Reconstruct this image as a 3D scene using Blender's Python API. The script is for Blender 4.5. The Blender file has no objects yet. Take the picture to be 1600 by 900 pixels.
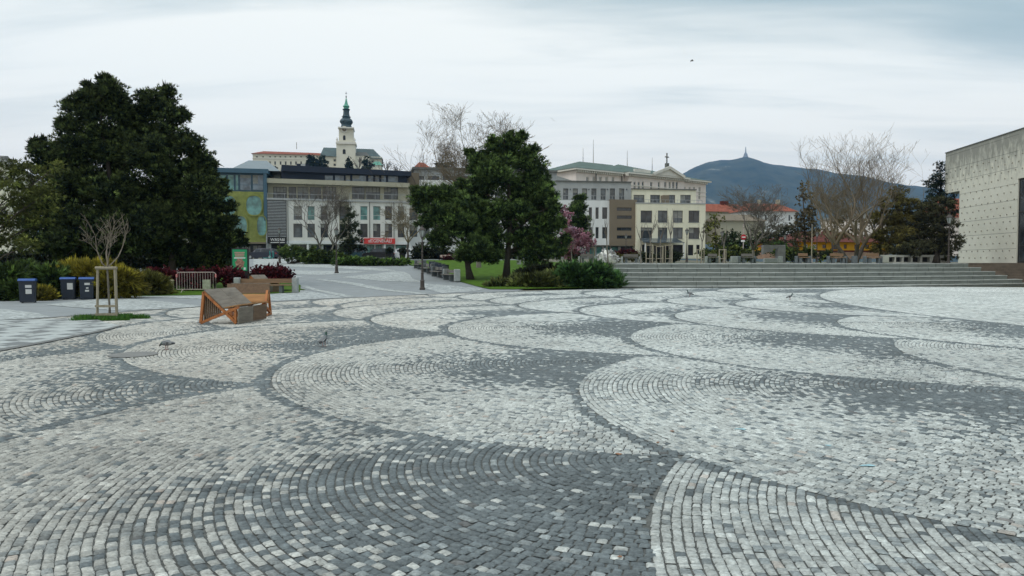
import bpy, bmesh, math, random
import numpy as np
from mathutils import Vector, Matrix
R = math.radians
rng = np.random.default_rng(7)
random.seed(7)
scene = bpy.context.scene
COL = scene.collection

# ------------------------------------------------------------------ camera, sky, sun, exposure
F = 1150.0; H = 1.65; TH = math.atan(41 / F)
cam_d = bpy.data.cameras.new('camera'); cam = bpy.data.objects.new('camera', cam_d); COL.objects.link(cam)
cam_d.sensor_width = 36; cam_d.lens = 36 * F / 1600; cam_d.clip_start = .1; cam_d.clip_end = 30000
cam.location = (0, 0, H); cam.rotation_euler = (math.pi / 2 - TH, 0, 0)
scene.camera = cam
scene.view_settings.view_transform = 'Standard'; scene.view_settings.look = 'None'
scene.view_settings.exposure = 0.07; scene.view_settings.gamma = 1
SUN_EL = R(48); SUN_ROT = R(238)
w = bpy.data.worlds.new('World'); scene.world = w; w.use_nodes = True
nt = w.node_tree; N = nt.nodes; L = nt.links
for n in list(N): N.remove(n)
def nd(t, **k):
    n = N.new(t)
    for a, b in k.items(): setattr(n, a, b)
    return n
def mth(op, a, b=None, c=None, clamp=False):
    n = nd('ShaderNodeMath', operation=op); n.use_clamp = clamp
    for i, v in enumerate((a, b, c)):
        if v is None: continue
        if isinstance(v, (int, float)): n.inputs[i].default_value = v
        else: L.new(v, n.inputs[i])
    return n.outputs[0]
def mixc(f, a, b):
    n = nd('ShaderNodeMix', data_type='RGBA')
    if isinstance(f, (int, float)): n.inputs[0].default_value = f
    else: L.new(f, n.inputs[0])
    for i, v in ((6, a), (7, b)):
        if isinstance(v, tuple): n.inputs[i].default_value = (*v, 1)
        else: L.new(v, n.inputs[i])
    return n.outputs[2]
def sstep(v, a, b):
    n = nd('ShaderNodeMapRange', interpolation_type='SMOOTHSTEP')
    L.new(v, n.inputs[0]); n.inputs[1].default_value = a; n.inputs[2].default_value = b
    return n.outputs[0]
out = nd('ShaderNodeOutputWorld'); bg = nd('ShaderNodeBackground')
sky = nd('ShaderNodeTexSky', sky_type='NISHITA'); sky.sun_disc = False
sky.sun_elevation = SUN_EL; sky.sun_rotation = SUN_ROT; sky.air_density = 1; sky.dust_density = 2
tc = nd('ShaderNodeTexCoord'); sp = nd('ShaderNodeSeparateXYZ'); L.new(tc.outputs['Generated'], sp.inputs[0])
# project the sky direction on a flat cloud layer, so that streaks get longer towards the horizon
zz = mth('ADD', mth('MAXIMUM', sp.outputs[2], 0.0), 0.10)
cx = mth('DIVIDE', sp.outputs[0], zz); cy = mth('DIVIDE', sp.outputs[1], zz)
cb = nd('ShaderNodeCombineXYZ'); L.new(cx, cb.inputs[0]); L.new(cy, cb.inputs[1])
def noise(sx, sy, scale, detail, off=0.0, rough=.5, dist=0.0):
    m = nd('ShaderNodeMapping'); m.inputs['Scale'].default_value = (sx, sy, 1); m.inputs['Location'].default_value = (off, off * .7, 0)
    L.new(cb.outputs[0], m.inputs[0])
    n = nd('ShaderNodeTexNoise'); n.inputs['Scale'].default_value = scale; n.inputs['Detail'].default_value = detail
    n.inputs['Roughness'].default_value = rough; n.inputs['Distortion'].default_value = dist
    L.new(m.outputs[0], n.inputs['Vector']); return n.outputs['Fac']
n1 = noise(.45, 1.0, .75, 5, 3.1, .52, .4)
n2 = noise(.35, 1.3, 2.2, 5, 8.3, .55, .5)
el = sp.outputs[2]; az = sp.outputs[0]
# heavier grey deck towards the upper right, broken into streaks
deck = mth('MULTIPLY', mth('SUBTRACT', mth('ADD', el, mth('MULTIPLY', az, .155)), .268), 9.0)
deck = mth('ADD', deck, mth('MULTIPLY', mth('SUBTRACT', n1, .5), 2.6))
deck = mth('ADD', deck, mth('MULTIPLY', mth('SUBTRACT', n2, .5), 1.1))
dk = sstep(deck, -.45, .75)
soft = sstep(mth('ADD', mth('MULTIPLY', n2, .6), mth('MULTIPLY', n1, .5)), .46, .74)
light = mixc(soft, (1.02, 1.05, 1.01), (.80, .87, .865))
warm = sstep(el, .02, .24)
light = mixc(warm, (1.15, 1.085, .95), light)
clouds = mixc(dk, light, (.47, .59, .62))
zen = sstep(el, .42, .95)                                   # overcast: brighter overhead
clouds2 = mixc(zen, clouds, (1.42, 1.50, 1.52))
skc = nd('ShaderNodeMix', data_type='RGBA', blend_type='MULTIPLY'); skc.inputs[0].default_value = 1
L.new(sky.outputs[0], skc.inputs[6]); skc.inputs[7].default_value = (.1, .1, .1, 1)
fin = mixc(.96, skc.outputs[2], clouds2)
L.new(fin, bg.inputs[0]); bg.inputs[1].default_value = 1.0
L.new(bg.outputs[0], out.inputs[0])
sd = bpy.data.lights.new('sun', 'SUN'); so = bpy.data.objects.new('sun', sd); COL.objects.link(so)
sd.energy = 1.0; sd.angle = R(25); sd.color = (1, .96, .9)
so.rotation_euler = (math.pi / 2 - SUN_EL, 0, math.pi - SUN_ROT + math.pi)
_sv = Vector((math.sin(SUN_ROT) * math.cos(SUN_EL), math.cos(SUN_ROT) * math.cos(SUN_EL), math.sin(SUN_EL)))
so.rotation_euler = (-_sv).to_track_quat('-Z', 'Y').to_euler()

# ------------------------------------------------------------------ pixel / terrain helpers
def ray(px, py):
    u = (px - 800) / F; v = (450 - py) / F
    return Vector((u, math.cos(TH) + v * math.sin(TH), -math.sin(TH) + v * math.cos(TH)))
def at(px, py, Y):
    d = ray(px, py); t = Y / d.y
    return Vector((d.x * t, Y, H + d.z * t))
def sm(x, a, b):
    t = min(1, max(0, (x - a) / (b - a))); return t * t * (3 - 2 * t)
def ramp(Y):
    s = Y - 44
    if s < -2: return 0
    if s < 2: v = .045 * (s + 2) ** 2 / 8
    else: v = .045 * s
    return min(v, 1.98)
SB = [(4, 46.0), (7.05, 46.3), (18, 46.6), (28.7, 49.3), (36, 52), (60, 62)]   # foot of the stone steps
def interp(P, x):
    if x <= P[0][0]: return P[0][1]
    for (a, b), (c, d) in zip(P, P[1:]):
        if x <= c: return b + (d - b) * (x - a) / (c - a)
    return P[-1][1]
TER = 1.53
def hgt(X, Y):
    r = ramp(Y)
    s = Y - interp(SB, X)
    t = TER * min(1, max(0, (s - 1.2) / 3.2)) - .25 * (1 - min(1, max(0, (s - 1.0) / 3)))*(1 if s > .4 else 0)
    k = sm(X, 1.0, 6.5)
    v = r * (1 - k) + t * k
    if X > 33:  # around the stairs of the concrete building
        q = sm(X, 33, 35); yb = Y - 53.5
        t2 = TER * min(1, max(0, (Y - 57.5) / 1.0))
        v = v * (1 - q) + t2 * q - (.1 * q if Y < 57.6 else 0)
    return v
def gpt(px, py):
    d = ray(px, py); Y = 2.0
    while Y < 400:
        t = Y / d.y; z = H + d.z * t
        if z <= hgt(d.x * t, Y) : break
        Y += .05
    return Vector((d.x * t, Y, hgt(d.x * t, Y)))

# ------------------------------------------------------------------ materials
def newmat(name):
    m = bpy.data.materials.new(name); m.use_nodes = True
    nt = m.node_tree; b = nt.nodes['Principled BSDF']; return m, nt, b
def mat(name, c, rough=.8, var=.15, scale=3.0, metal=0.0, bump=.0, spec=.5, c2=None, detail=6, stretch=(1, 1, 1), bscale=None):
    m, nt, b = newmat(name); N = nt.nodes; L = nt.links
    tc = N.new('ShaderNodeTexCoord'); mp = N.new('ShaderNodeMapping'); mp.inputs['Scale'].default_value = stretch
    L.new(tc.outputs['Object'], mp.inputs[0])
    no = N.new('ShaderNodeTexNoise'); no.inputs['Scale'].default_value = scale; no.inputs['Detail'].default_value = detail
    no.inputs['Roughness'].default_value = .62; L.new(mp.outputs[0], no.inputs['Vector'])
    cr = N.new('ShaderNodeValToRGB'); cr.color_ramp.elements[0].position = .3; cr.color_ramp.elements[1].position = .7
    a = tuple(max(0, x * (1 - var)) for x in c); d = c2 if c2 else tuple(min(1, x * (1 + var)) for x in c)
    cr.color_ramp.elements[0].color = (*a, 1); cr.color_ramp.elements[1].color = (*d, 1)
    L.new(no.outputs['Fac'], cr.inputs[0]); L.new(cr.outputs[0], b.inputs['Base Color'])
    b.inputs['Roughness'].default_value = rough; b.inputs['Metallic'].default_value = metal
    b.inputs['Specular IOR Level'].default_value = spec
    if bump:
        bn = N.new('ShaderNodeTexNoise'); bn.inputs['Scale'].default_value = bscale or scale * 6; bn.inputs['Detail'].default_value = 4
        L.new(mp.outputs[0], bn.inputs['Vector'])
        bu = N.new('ShaderNodeBump'); bu.inputs['Strength'].default_value = bump; bu.inputs['Distance'].default_value = .02
        L.new(bn.outputs['Fac'], bu.inputs['Height']); L.new(bu.outputs[0], b.inputs['Normal'])
    return m
def matv(name, rough=.8, scale=40., lo=.75, hi=1.2, bump=0., spec=.3, stretch=(1, 1, 1), trans=0.):
    """per-item colours in the attribute Col, broken up by fine noise"""
    m, nt, b = newmat(name); N = nt.nodes; L = nt.links
    at_ = N.new('ShaderNodeAttribute'); at_.attribute_name = 'Col'
    tc = N.new('ShaderNodeTexCoord'); mp = N.new('ShaderNodeMapping'); mp.inputs['Scale'].default_value = stretch
    L.new(tc.outputs['Object'], mp.inputs[0])
    no = N.new('ShaderNodeTexNoise'); no.inputs['Scale'].default_value = scale; no.inputs['Detail'].default_value = 5
    no.inputs['Roughness'].default_value = .7
    L.new(mp.outputs[0], no.inputs['Vector'])
    mr = N.new('ShaderNodeMapRange'); mr.inputs[1].default_value = .3; mr.inputs[2].default_value = .7
    mr.inputs[3].default_value = lo; mr.inputs[4].default_value = hi; L.new(no.outputs['Fac'], mr.inputs[0])
    vm = N.new('ShaderNodeVectorMath'); vm.operation = 'SCALE'; L.new(at_.outputs['Color'], vm.inputs[0]); L.new(mr.outputs[0], vm.inputs['Scale'])
    L.new(vm.outputs[0], b.inputs['Base Color']); b.inputs['Roughness'].default_value = rough
    b.inputs['Specular IOR Level'].default_value = spec
    if bump:
        bu = N.new('ShaderNodeBump'); bu.inputs['Strength'].default_value = bump; bu.inputs['Distance'].default_value = .01
        L.new(no.outputs['Fac'], bu.inputs['Height']); L.new(bu.outputs[0], b.inputs['Normal'])
    return m
def glassmat(name, c, rough=.08):
    m, nt, b = newmat(name)
    N = nt.nodes; L = nt.links
    tc = N.new('ShaderNodeTexCoord'); no = N.new('ShaderNodeTexNoise'); no.inputs['Scale'].default_value = .9; no.inputs['Detail'].default_value = 2
    L.new(tc.outputs['Object'], no.inputs['Vector'])
    cr = N.new('ShaderNodeValToRGB'); cr.color_ramp.elements[0].position = .35; cr.color_ramp.elements[1].position = .65
    cr.color_ramp.elements[0].color = (*[x * .55 for x in c], 1); cr.color_ramp.elements[1].color = (*[x * 1.4 for x in c], 1)
    L.new(no.outputs['Fac'], cr.inputs[0]); L.new(cr.outputs[0], b.inputs['Base Color'])
    b.inputs['Roughness'].default_value = rough; b.inputs['Specular IOR Level'].default_value = .5
    b.inputs['IOR'].default_value = 1.5
    return m

# ------------------------------------------------------------------ object helpers
def tag(o, label=None, cat=None, group=None, kind=None):
    if label: o['label'] = label
    if cat: o['category'] = cat
    if group: o['group'] = group
    if kind: o['kind'] = kind
    return o
def thing(name, label, cat, loc=(0, 0, 0), rz=0, group=None):
    o = bpy.data.objects.new(name, None); COL.objects.link(o); o.location = loc; o.rotation_euler = (0, 0, rz)
    o.empty_display_size = .3
    return tag(o, label, cat, group)
def origin(o):
    v = Vector((0, 0, 0))
    while o is not None: v += o.location; o = o.parent
    return v
def copy_tree(o, parent=None):
    c = o.copy(); COL.objects.link(c); c.parent = parent
    for ch in list(o.children): copy_tree(ch, c)
    return c
def place(proto, used, loc, rz=0, label=None, scale=None):
    """first call moves the prototype itself, later calls copy it"""
    o = proto if not used[0] else copy_tree(proto)
    used[0] = True
    o.location = loc; o.rotation_euler = (0, 0, rz)
    if label: o['label'] = label
    if scale: o.scale = (scale,) * 3 if isinstance(scale, (int, float)) else scale
    return o
def npmesh(name, V, Fc, material, parent=None, col=None, smooth=False, world=False):
    V = np.asarray(V, dtype=np.float32).reshape(-1, 3); Fc = np.asarray(Fc, dtype=np.int32)
    if world and parent is not None: V = V - np.array(origin(parent), dtype=np.float32)
    me = bpy.data.meshes.new(name); n, k = Fc.shape
    me.vertices.add(len(V)); me.vertices.foreach_set('co', V.ravel())
    me.loops.add(n * k); me.loops.foreach_set('vertex_index', Fc.ravel())
    me.polygons.add(n); me.polygons.foreach_set('loop_start', np.arange(0, n * k, k, dtype=np.int32))
    me.polygons.foreach_set('loop_total', np.full(n, k, dtype=np.int32))
    if smooth: me.polygons.foreach_set('use_smooth', np.ones(n, dtype=bool))
    if col is not None:
        at_ = me.color_attributes.new('Col', 'FLOAT_COLOR', 'CORNER')
        c = np.ones((n, 4), dtype=np.float32); c[:, :3] = col; at_.data.foreach_set('color', np.repeat(c, k, axis=0).ravel())
    me.materials.append(material); me.update(calc_edges=True)
    o = bpy.data.objects.new(name, me); COL.objects.link(o); o.parent = parent
    return o
class MB:
    def __init__(s): s.v = []; s.f = []; s.m = []; s.mi = 0
    def add(s, vs, fs):
        b = len(s.v); s.v += [tuple(v) for v in vs]; s.f += [tuple(b + i for i in f) for f in fs]; s.m += [s.mi] * len(fs); return s
    def box(s, x0, x1, y0, y1, z0, z1, M=None, bev=0):
        if bev:
            bm = bmesh.new(); bmesh.ops.create_cube(bm, size=1)
            for v in bm.verts: v.co = Vector(((x0 + x1) / 2 + v.co.x * (x1 - x0), (y0 + y1) / 2 + v.co.y * (y1 - y0), (z0 + z1) / 2 + v.co.z * (z1 - z0)))
            bmesh.ops.bevel(bm, geom=bm.edges[:], offset=bev, segments=1, affect='EDGES')
            vs = [v.co.copy() for v in bm.verts]; bm.verts.index_update()
            fs = [[v.index for v in f.verts] for f in bm.faces]; bm.free()
        else:
            vs = [Vector(p) for p in ((x0, y0, z0), (x1, y0, z0), (x1, y1, z0), (x0, y1, z0), (x0, y0, z1), (x1, y0, z1), (x1, y1, z1), (x0, y1, z1))]
            fs = [(0, 3, 2, 1), (4, 5, 6, 7), (0, 1, 5, 4), (1, 2, 6, 5), (2, 3, 7, 6), (3, 0, 4, 7)]
        if M is not None: vs = [M @ v for v in vs]
        return s.add(vs, fs)
    def tube(s, pts, rad, n=8, caps=True):
        pts = [Vector(p) for p in pts]
        if isinstance(rad, (int, float)): rad = [rad] * len(pts)
        vs = []; fs = []
        for i, p in enumerate(pts):
            t = (pts[min(i + 1, len(pts) - 1)] - pts[max(i - 1, 0)]).normalized()
            up = Vector((0, 0, 1)) if abs(t.z) < .9 else Vector((1, 0, 0))
            a = t.cross(up).normalized(); b = t.cross(a).normalized()
            for k in range(n):
                an = 2 * math.pi * k / n; vs.append(p + (a * math.cos(an) + b * math.sin(an)) * rad[i])
        for i in range(len(pts) - 1):
            for k in range(n): fs.append((i * n + k, i * n + (k + 1) % n, (i + 1) * n + (k + 1) % n, (i + 1) * n + k))
        if caps: fs.append(tuple(range(n))); fs.append(tuple(reversed(range((len(pts) - 1) * n, len(pts) * n))))
        return s.add(vs, fs)
    def lathe(s, prof, c=(0, 0, 0), n=12, ang=0, sx=1, sy=1):
        vs = []; fs = []
        for r, z in prof:
            for k in range(n):
                a = 2 * math.pi * k / n + ang; vs.append((c[0] + r * sx * math.cos(a), c[1] + r * sy * math.sin(a), c[2] + z))
        for i in range(len(prof) - 1):
            for k in range(n): fs.append((i * n + k, i * n + (k + 1) % n, (i + 1) * n + (k + 1) % n, (i + 1) * n + k))
        fs.append(tuple(reversed(range(n)))); fs.append(tuple(range((len(prof) - 1) * n, len(prof) * n)))
        return s.add(vs, fs)
    def prism(s, poly, a, b, fn):
        """poly of (u,v); fn(u,v,t) -> point; extruded from t=a to t=b"""
        n = len(poly); vs = [fn(u, v, a) for u, v in poly] + [fn(u, v, b) for u, v in poly]
        fs = [tuple(range(n)), tuple(reversed(range(n, 2 * n)))] + [(i, (i + 1) % n, n + (i + 1) % n, n + i) for i in range(n)]
        return s.add(vs, fs)
    def beam(s, p, q, w, h, up=(0, 0, 1)):
        p = Vector(p); q = Vector(q); t = (q - p).normalized(); u = Vector(up)
        if abs(t.dot(u)) > .98: u = Vector((1, 0, 0))
        a = t.cross(u).normalized(); b = a.cross(t).normalized()
        vs = []
        for c in (p, q):
            for i, j in ((-1, -1), (1, -1), (1, 1), (-1, 1)): vs.append(c + a * i * w / 2 + b * j * h / 2)
        return s.add(vs, [(0, 1, 2, 3), (7, 6, 5, 4), (0, 4, 5, 1), (1, 5, 6, 2), (2, 6, 7, 3), (3, 7, 4, 0)])
    def build(s, name, mats, parent=None, smooth=False, world=False):
        me = bpy.data.meshes.new(name); vs = s.v
        if world and parent is not None:
            o_ = origin(parent); vs = [(v[0] - o_.x, v[1] - o_.y, v[2] - o_.z) for v in vs]
        me.from_pydata(vs, [], s.f)
        if not isinstance(mats, (list, tuple)): mats = [mats]
        for m in mats: me.materials.append(m)
        if len(mats) > 1: me.polygons.foreach_set('material_index', s.m)
        bm = bmesh.new(); bm.from_mesh(me); bmesh.ops.recalc_face_normals(bm, faces=bm.faces[:]); bm.to_mesh(me); bm.free()
        if smooth:
            for p in me.polygons: p.use_smooth = True
        o = bpy.data.objects.new(name, me); COL.objects.link(o); o.parent = parent
        return o
def text_mesh(name, body, size, m, parent, M, ext=.02, width=None):
    cu = bpy.data.curves.new(name, 'FONT'); cu.body = body; cu.size = size; cu.extrude = ext; cu.align_x = 'CENTER'; cu.align_y = 'CENTER'
    t = bpy.data.objects.new(name, cu); COL.objects.link(t)
    dg = bpy.context.evaluated_depsgraph_get(); me = bpy.data.meshes.new_from_object(t.evaluated_get(dg))
    bpy.data.objects.remove(t)
    if width:
        xs = [v.co.x for v in me.vertices]; k = width / (max(xs) - min(xs))
        for v in me.vertices: v.co.x *= k
    me.transform(M); me.materials.clear(); me.materials.append(m); me.name = name
    o = bpy.data.objects.new(name, me); COL.objects.link(o); o.parent = parent
    return o
# ------------------------------------------------------------------ setting materials
M_ = {}
M_['cobble'] = matv('granite_setts', .82, 30, .50, 1.35, .8, .3, stretch=(1, 1.6, 1))
M_['joint'] = mat('joint_sand', (.10, .105, .098), .95, .3, 30)
M_['asphalt'] = mat('pavement_asphalt', (.225, .245, .25), .9, .12, 1.2, bump=.2, bscale=60)
M_['earth'] = mat('terrain_earth', (.10, .11, .06), .95, .35, .4, c2=(.14, .12, .08))
M_['grass'] = mat('lawn_grass', (.060, .118, .012), .95, .35, 1.5, bump=.4, spec=.1)
M_['step'] = mat('step_granite', (.155, .172, .158), .75, .25, 1.4, bump=.2, stretch=(.6, 1, 3))
M_['brownstep'] = mat('brown_step_stone', (.13, .105, .082), .8, .3, 1.5, bump=.2)
M_['kerb'] = mat('kerb_stone', (.13, .135, .13), .8, .2, 4)
M_['tread'] = mat('step_edge', (.36, .38, .36), .7, .2, 2.0, bump=.1)

# ------------------------------------------------------------------ terrain sheet
def grid(name, xs, ys, m, zoff, zf=hgt):
    nx, ny = len(xs), len(ys)
    V = [(x, y, zf(x, y) + zoff) for y in ys for x in xs]
    Fq = [(j * nx + i, j * nx + i + 1, (j + 1) * nx + i + 1, (j + 1) * nx + i) for j in range(ny - 1) for i in range(nx - 1)]
    return npmesh(name, V, Fq, m)
CC = (23.83, 9.44); CR = 39.45             # circle of the paved plaza
def tz(x, y):
    v = hgt(x, y)
    if y > 44 and x < 8 and math.hypot(x - CC[0], y - CC[1]) > CR - 1: v -= .06
    elif math.hypot(x - CC[0], y - CC[1]) > CR: v -= .03
    # castle hill and far ground
    v += 48 * math.exp(-((x + 85) / 95) ** 2 - ((y - 470) / 120) ** 2)
    if y > 900: v -= min(60, (y - 900) * .02)
    return v
xs = sorted(set([-6000, -3500, -2000, -1200, -800, -500] + list(np.arange(-400, -80, 20.)) + list(np.arange(-80, 80, 1.)) + list(np.arange(80, 401, 20.)) + [500, 800, 1200, 2000, 3500, 6000]))
ys = sorted(set([-200, -60, -20, -5] + list(np.arange(0, 44, 4.)) + list(np.arange(44, 62, .5)) + list(np.arange(62, 130, 2.)) + list(np.arange(130, 700, 15.)) + [800, 1000, 1500, 2500, 4000, 8000, 14000]))
ground = grid('ground', xs, ys, M_['earth'], -.035, tz); tag(ground, kind='structure')
bed = MB()
ang = [2 * math.pi * k / 160 for k in range(160)]
bed.add([(CC[0] + CR * math.cos(a), CC[1] + CR * math.sin(a), -.014 if (CC[1] + CR * math.sin(a)) < 44.5 else -.014) for a in ang], [tuple(range(160))])
tag(bed.build('plaza_bed', M_['joint']), kind='structure')

# ------------------------------------------------------------------ scalloped sett paving, stone by stone
HC = (42.07, 24.62); HR = 29.3
RD = 5.85
DISC = [(6.69, 8.95), (6.60, 3.44), (2.21, 11.99), (1.13, 6.05), (8.38, 15.2), (14.3, 17.85), (12.85, 12.0), (10.7, 21.28), (14.4, 27.33),
        (12.3, 30.02), (4.24, 18.57), (8.1, 24.4), (6.1, 27.85), (1.7, 22.11), (-.1, 25.1), (-1.65, 15.53), (-4.0, 18.92), (-2.86, 10.4),
        (-5.9, 14.0), (-.7, 28.6), (4.9, 31.5), (10.9, 34.0), (16.9, 33.5), (17.5, 41.0), (3.3, 35.0), (-3.0, 22.6), (9.6, 37.9), (-7.6, 17.6), (-8.5, 22.0), (-5.8, 26.0), (-2.5, 31.5), (1.5, 38.0), (15.0, 37.0), (7.5, 41.0), (13.0, 43.0)]
DISC = [(x, y, RD) for x, y in DISC] + [(HC[0], HC[1], HR)]
DISC.sort(key=lambda d: math.hypot(d[0] - HC[0], d[1] - HC[1]) if d[2] < 10 else 0)     # nearer to the big disc = on top
DA = np.array(DISC)
def vnoise(x, y, s, seed=0):
    """cheap value noise"""
    x = x / s; y = y / s; xi = np.floor(x).astype(int); yi = np.floor(y).astype(int); fx = x - xi; fy = y - yi
    def h(a, b):
        n = np.sin(a * 127.1 + b * 311.7 + seed * 17.3) * 43758.5453; return n - np.floor(n)
    fx = fx * fx * (3 - 2 * fx); fy = fy * fy * (3 - 2 * fy)
    return (h(xi, yi) * (1 - fx) + h(xi + 1, yi) * fx) * (1 - fy) + (h(xi, yi + 1) * (1 - fx) + h(xi + 1, yi + 1) * fx) * fy
def owner(X, Y):
    own = np.full(X.shape, -1)
    for i in range(len(DA) - 1, -1, -1):
        d = np.hypot(X - DA[i, 0], Y - DA[i, 1]); own[d < DA[i, 2]] = i
    return own
SBX = np.array([a for a, b in SB]); SBY = np.array([b for a, b in SB])
def visible(X, Y, Y0, Y1):
    k = (Y >= Y0) & (Y < Y1) & (np.abs(X) < Y * .76 + .8)
    k &= np.hypot(X - CC[0], Y - CC[1]) < CR - .16
    k &= ~((X > 3) & (Y > np.interp(X, SBX, SBY) - .05))
    k &= ~((X > 33) & (Y > 52))
    k &= np.hypot(X + 12.05, Y - 21.6) > .0
    return k
def stones(Y0, Y1, rs, ls, raised):
    C = []; A = []; LN = []; WD = []; OW = []; RR = []
    for i, (cx, cy, Rr) in enumerate(DISC + [(CC[0], CC[1], CR)]):
        base = i == len(DISC)
        if Rr > 10:
            rr = np.arange(Rr - rs / 2, max(.2, Rr - (26 if not base else 30)), -rs)
        else: rr = np.arange(Rr - rs / 2, .0, -rs)
        for r in rr:
            n = max(3, int(round(2 * math.pi * r / ls)))
            th = (np.arange(n) + rng.random()) * 2 * math.pi / n
            # irregular stone lengths along the row
            th = th + (rng.random(n) - .5) * .28 * 2 * math.pi / n
            nx = np.roll(th, -1); nx[-1] += 2 * math.pi
            mid = (th + nx) / 2; ln = (nx - th) * r
            wob = .012 * np.sin(mid * r * 1.3 + i) * (1 if raised else 0)
            x = cx + (r + wob) * np.cos(mid); y = cy + (r + wob) * np.sin(mid)
            k = visible(x, y, Y0, Y1)
            if not k.any(): continue
            x = x[k]; y = y[k]; own = owner(x, y)
            k2 = own == (i if not base else -1)
            if not k2.any(): continue
            C.append(np.c_[x[k2], y[k2]]); A.append(mid[k][k2]); LN.append(ln[k][k2]); WD.append(np.full(k2.sum(), rs)); OW.append(np.full(k2.sum(), i)); RR.append(np.full(k2.sum(), r))
    C = np.concatenate(C); A = np.concatenate(A); LN = np.concatenate(LN); WD = np.concatenate(WD); OW = np.concatenate(OW); RR = np.concatenate(RR)
    n = len(C); X, Y = C[:, 0], C[:, 1]
    # ---- stone colours
    big = OW == [j for j, d in enumerate(DISC) if d[2] > 10][0]; base = OW == len(DISC)
    nz = vnoise(X, Y, 1.3, 1) * .6 + vnoise(X, Y, .45, 2) * .4
    phi = np.arctan2(Y - np.append(DA[:, 1], CC[1])[OW], X - np.append(DA[:, 0], CC[0])[OW])
    core = 3.0 + .45 * np.clip((Y - 8) / 8, 0, 1) + (nz - .5) * 1.8 + .35 * np.sin(phi * 3 + OW)
    pd = 1 / (1 + np.exp((RR - core) / .36))
    pd = .02 + .935 * pd
    pd[big] = .02; pd[base] = .16 + .5 * (nz[base] > .62)
    # dark rows just outside the rim of every overlapping disc
    rim = np.zeros(n)
    for i, (cx, cy, Rr) in enumerate(DISC):
        dd = np.hypot(X - cx, Y - cy) - Rr
        wdt = .08 + .15 * vnoise(X, Y, .9, 5) + .10 * np.clip((Y - 7) / 8, 0, 1)
        rim = np.maximum(rim, ((dd > 0) & (dd < wdt) & (OW > i)) * .9)
    pd = np.maximum(pd, rim)
    pd = np.where((RR > RD - .28) & ~big & ~base & (rim < .5), .05, pd)
    dark = rng.random(n) < pd
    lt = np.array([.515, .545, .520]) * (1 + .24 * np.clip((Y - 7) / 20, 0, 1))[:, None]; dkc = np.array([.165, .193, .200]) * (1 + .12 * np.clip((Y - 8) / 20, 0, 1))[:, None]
    v = np.exp(rng.normal(0, .12, n))[:, None]
    col = np.where(dark[:, None], dkc * v, lt * v)
    mid = rng.random(n) < np.where(dark, .55, 1.0) * .20 - .12 * np.clip((Y - 7) / 10, 0, 1)
    col = np.where(mid[:, None], np.array([.31, .345, .345]) * v, col)
    # warmer, duller granite towards the near left
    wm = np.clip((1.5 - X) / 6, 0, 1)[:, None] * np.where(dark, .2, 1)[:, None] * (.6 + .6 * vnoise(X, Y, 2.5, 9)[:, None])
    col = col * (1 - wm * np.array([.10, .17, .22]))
    pk = (rng.random(n) < .012)[:, None]; col = np.where(pk, col * np.array([1.05, .93, .88]), col)
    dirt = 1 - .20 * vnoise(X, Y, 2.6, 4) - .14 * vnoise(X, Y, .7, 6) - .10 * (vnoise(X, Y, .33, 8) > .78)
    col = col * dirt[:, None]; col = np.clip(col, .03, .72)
    # ---- geometry
    ca, sa = np.cos(A), np.sin(A)
    er = np.c_[ca, sa]; et = np.c_[-sa, ca]
    g = .0046 if raised else .0015
    hl = (LN / 2 - g)[:, None]; hw = (WD / 2 - g)[:, None]
    jit = .0045 if raised else 0
    zt = rng.normal(0, .0016, n) if raised else np.zeros(n)
    cor = []
    for sx, sy in ((-1, -1), (1, -1), (1, 1), (-1, 1)):
        p = C + et * hl * sx + er * hw * sy + (rng.random((n, 2)) - .5) * 2 * jit
        cor.append(np.c_[p, zt + (rng.normal(0, .0013, n) if raised else 0)])
    outer = np.stack(cor, 1)                                  # n,4,3
    if not raised:
        V = outer.reshape(-1, 3); Fq = np.arange(n * 4).reshape(n, 4)
        return V, Fq, col
    bev = .0075
    cen = np.c_[C, zt][:, None, :]; dv = cen - outer; dv[..., 2] = 0
    top = outer + dv / np.linalg.norm(dv, axis=2, keepdims=True) * bev * 1.4
    low = outer.copy(); low[..., 2] -= .0085
    V = np.concatenate([top, low], 1).reshape(-1, 3)
    b = (np.arange(n) * 8)[:, None]
    Fs = [b + np.array([[0, 1, 2, 3]])]
    for k in range(4): Fs.append(b + np.array([[4 + k, 4 + (k + 1) % 4, (k + 1) % 4, k]]))
    Fq = np.concatenate(Fs, 0); col = np.tile(col, (5, 1))
    return V, Fq, col
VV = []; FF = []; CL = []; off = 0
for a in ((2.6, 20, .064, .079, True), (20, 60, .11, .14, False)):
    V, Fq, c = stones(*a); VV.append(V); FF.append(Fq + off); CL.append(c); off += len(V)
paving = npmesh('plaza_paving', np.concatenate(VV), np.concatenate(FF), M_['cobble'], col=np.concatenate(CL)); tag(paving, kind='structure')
print('stones', off)

# kerb ring round the plaza
def arc_strip(name, r0, r1, z, m, a0, a1, n=240, zf=None):
    V = []; Fq = []
    for i in range(n + 1):
        a = R(a0 + (a1 - a0) * i / n)
        for r in (r0, r1):
            x = CC[0] + r * math.cos(a); y = CC[1] + r * math.sin(a); V.append((x, y, z + (zf(x, y) if zf else 0)))
        if i < n: Fq.append((2 * i, 2 * i + 1, 2 * i + 3, 2 * i + 2))
    return npmesh(name, V, Fq, m)
tag(arc_strip('plaza_kerb', CR - .16, CR + .14, .006, M_['kerb'], 95, 215), kind='structure')
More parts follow.
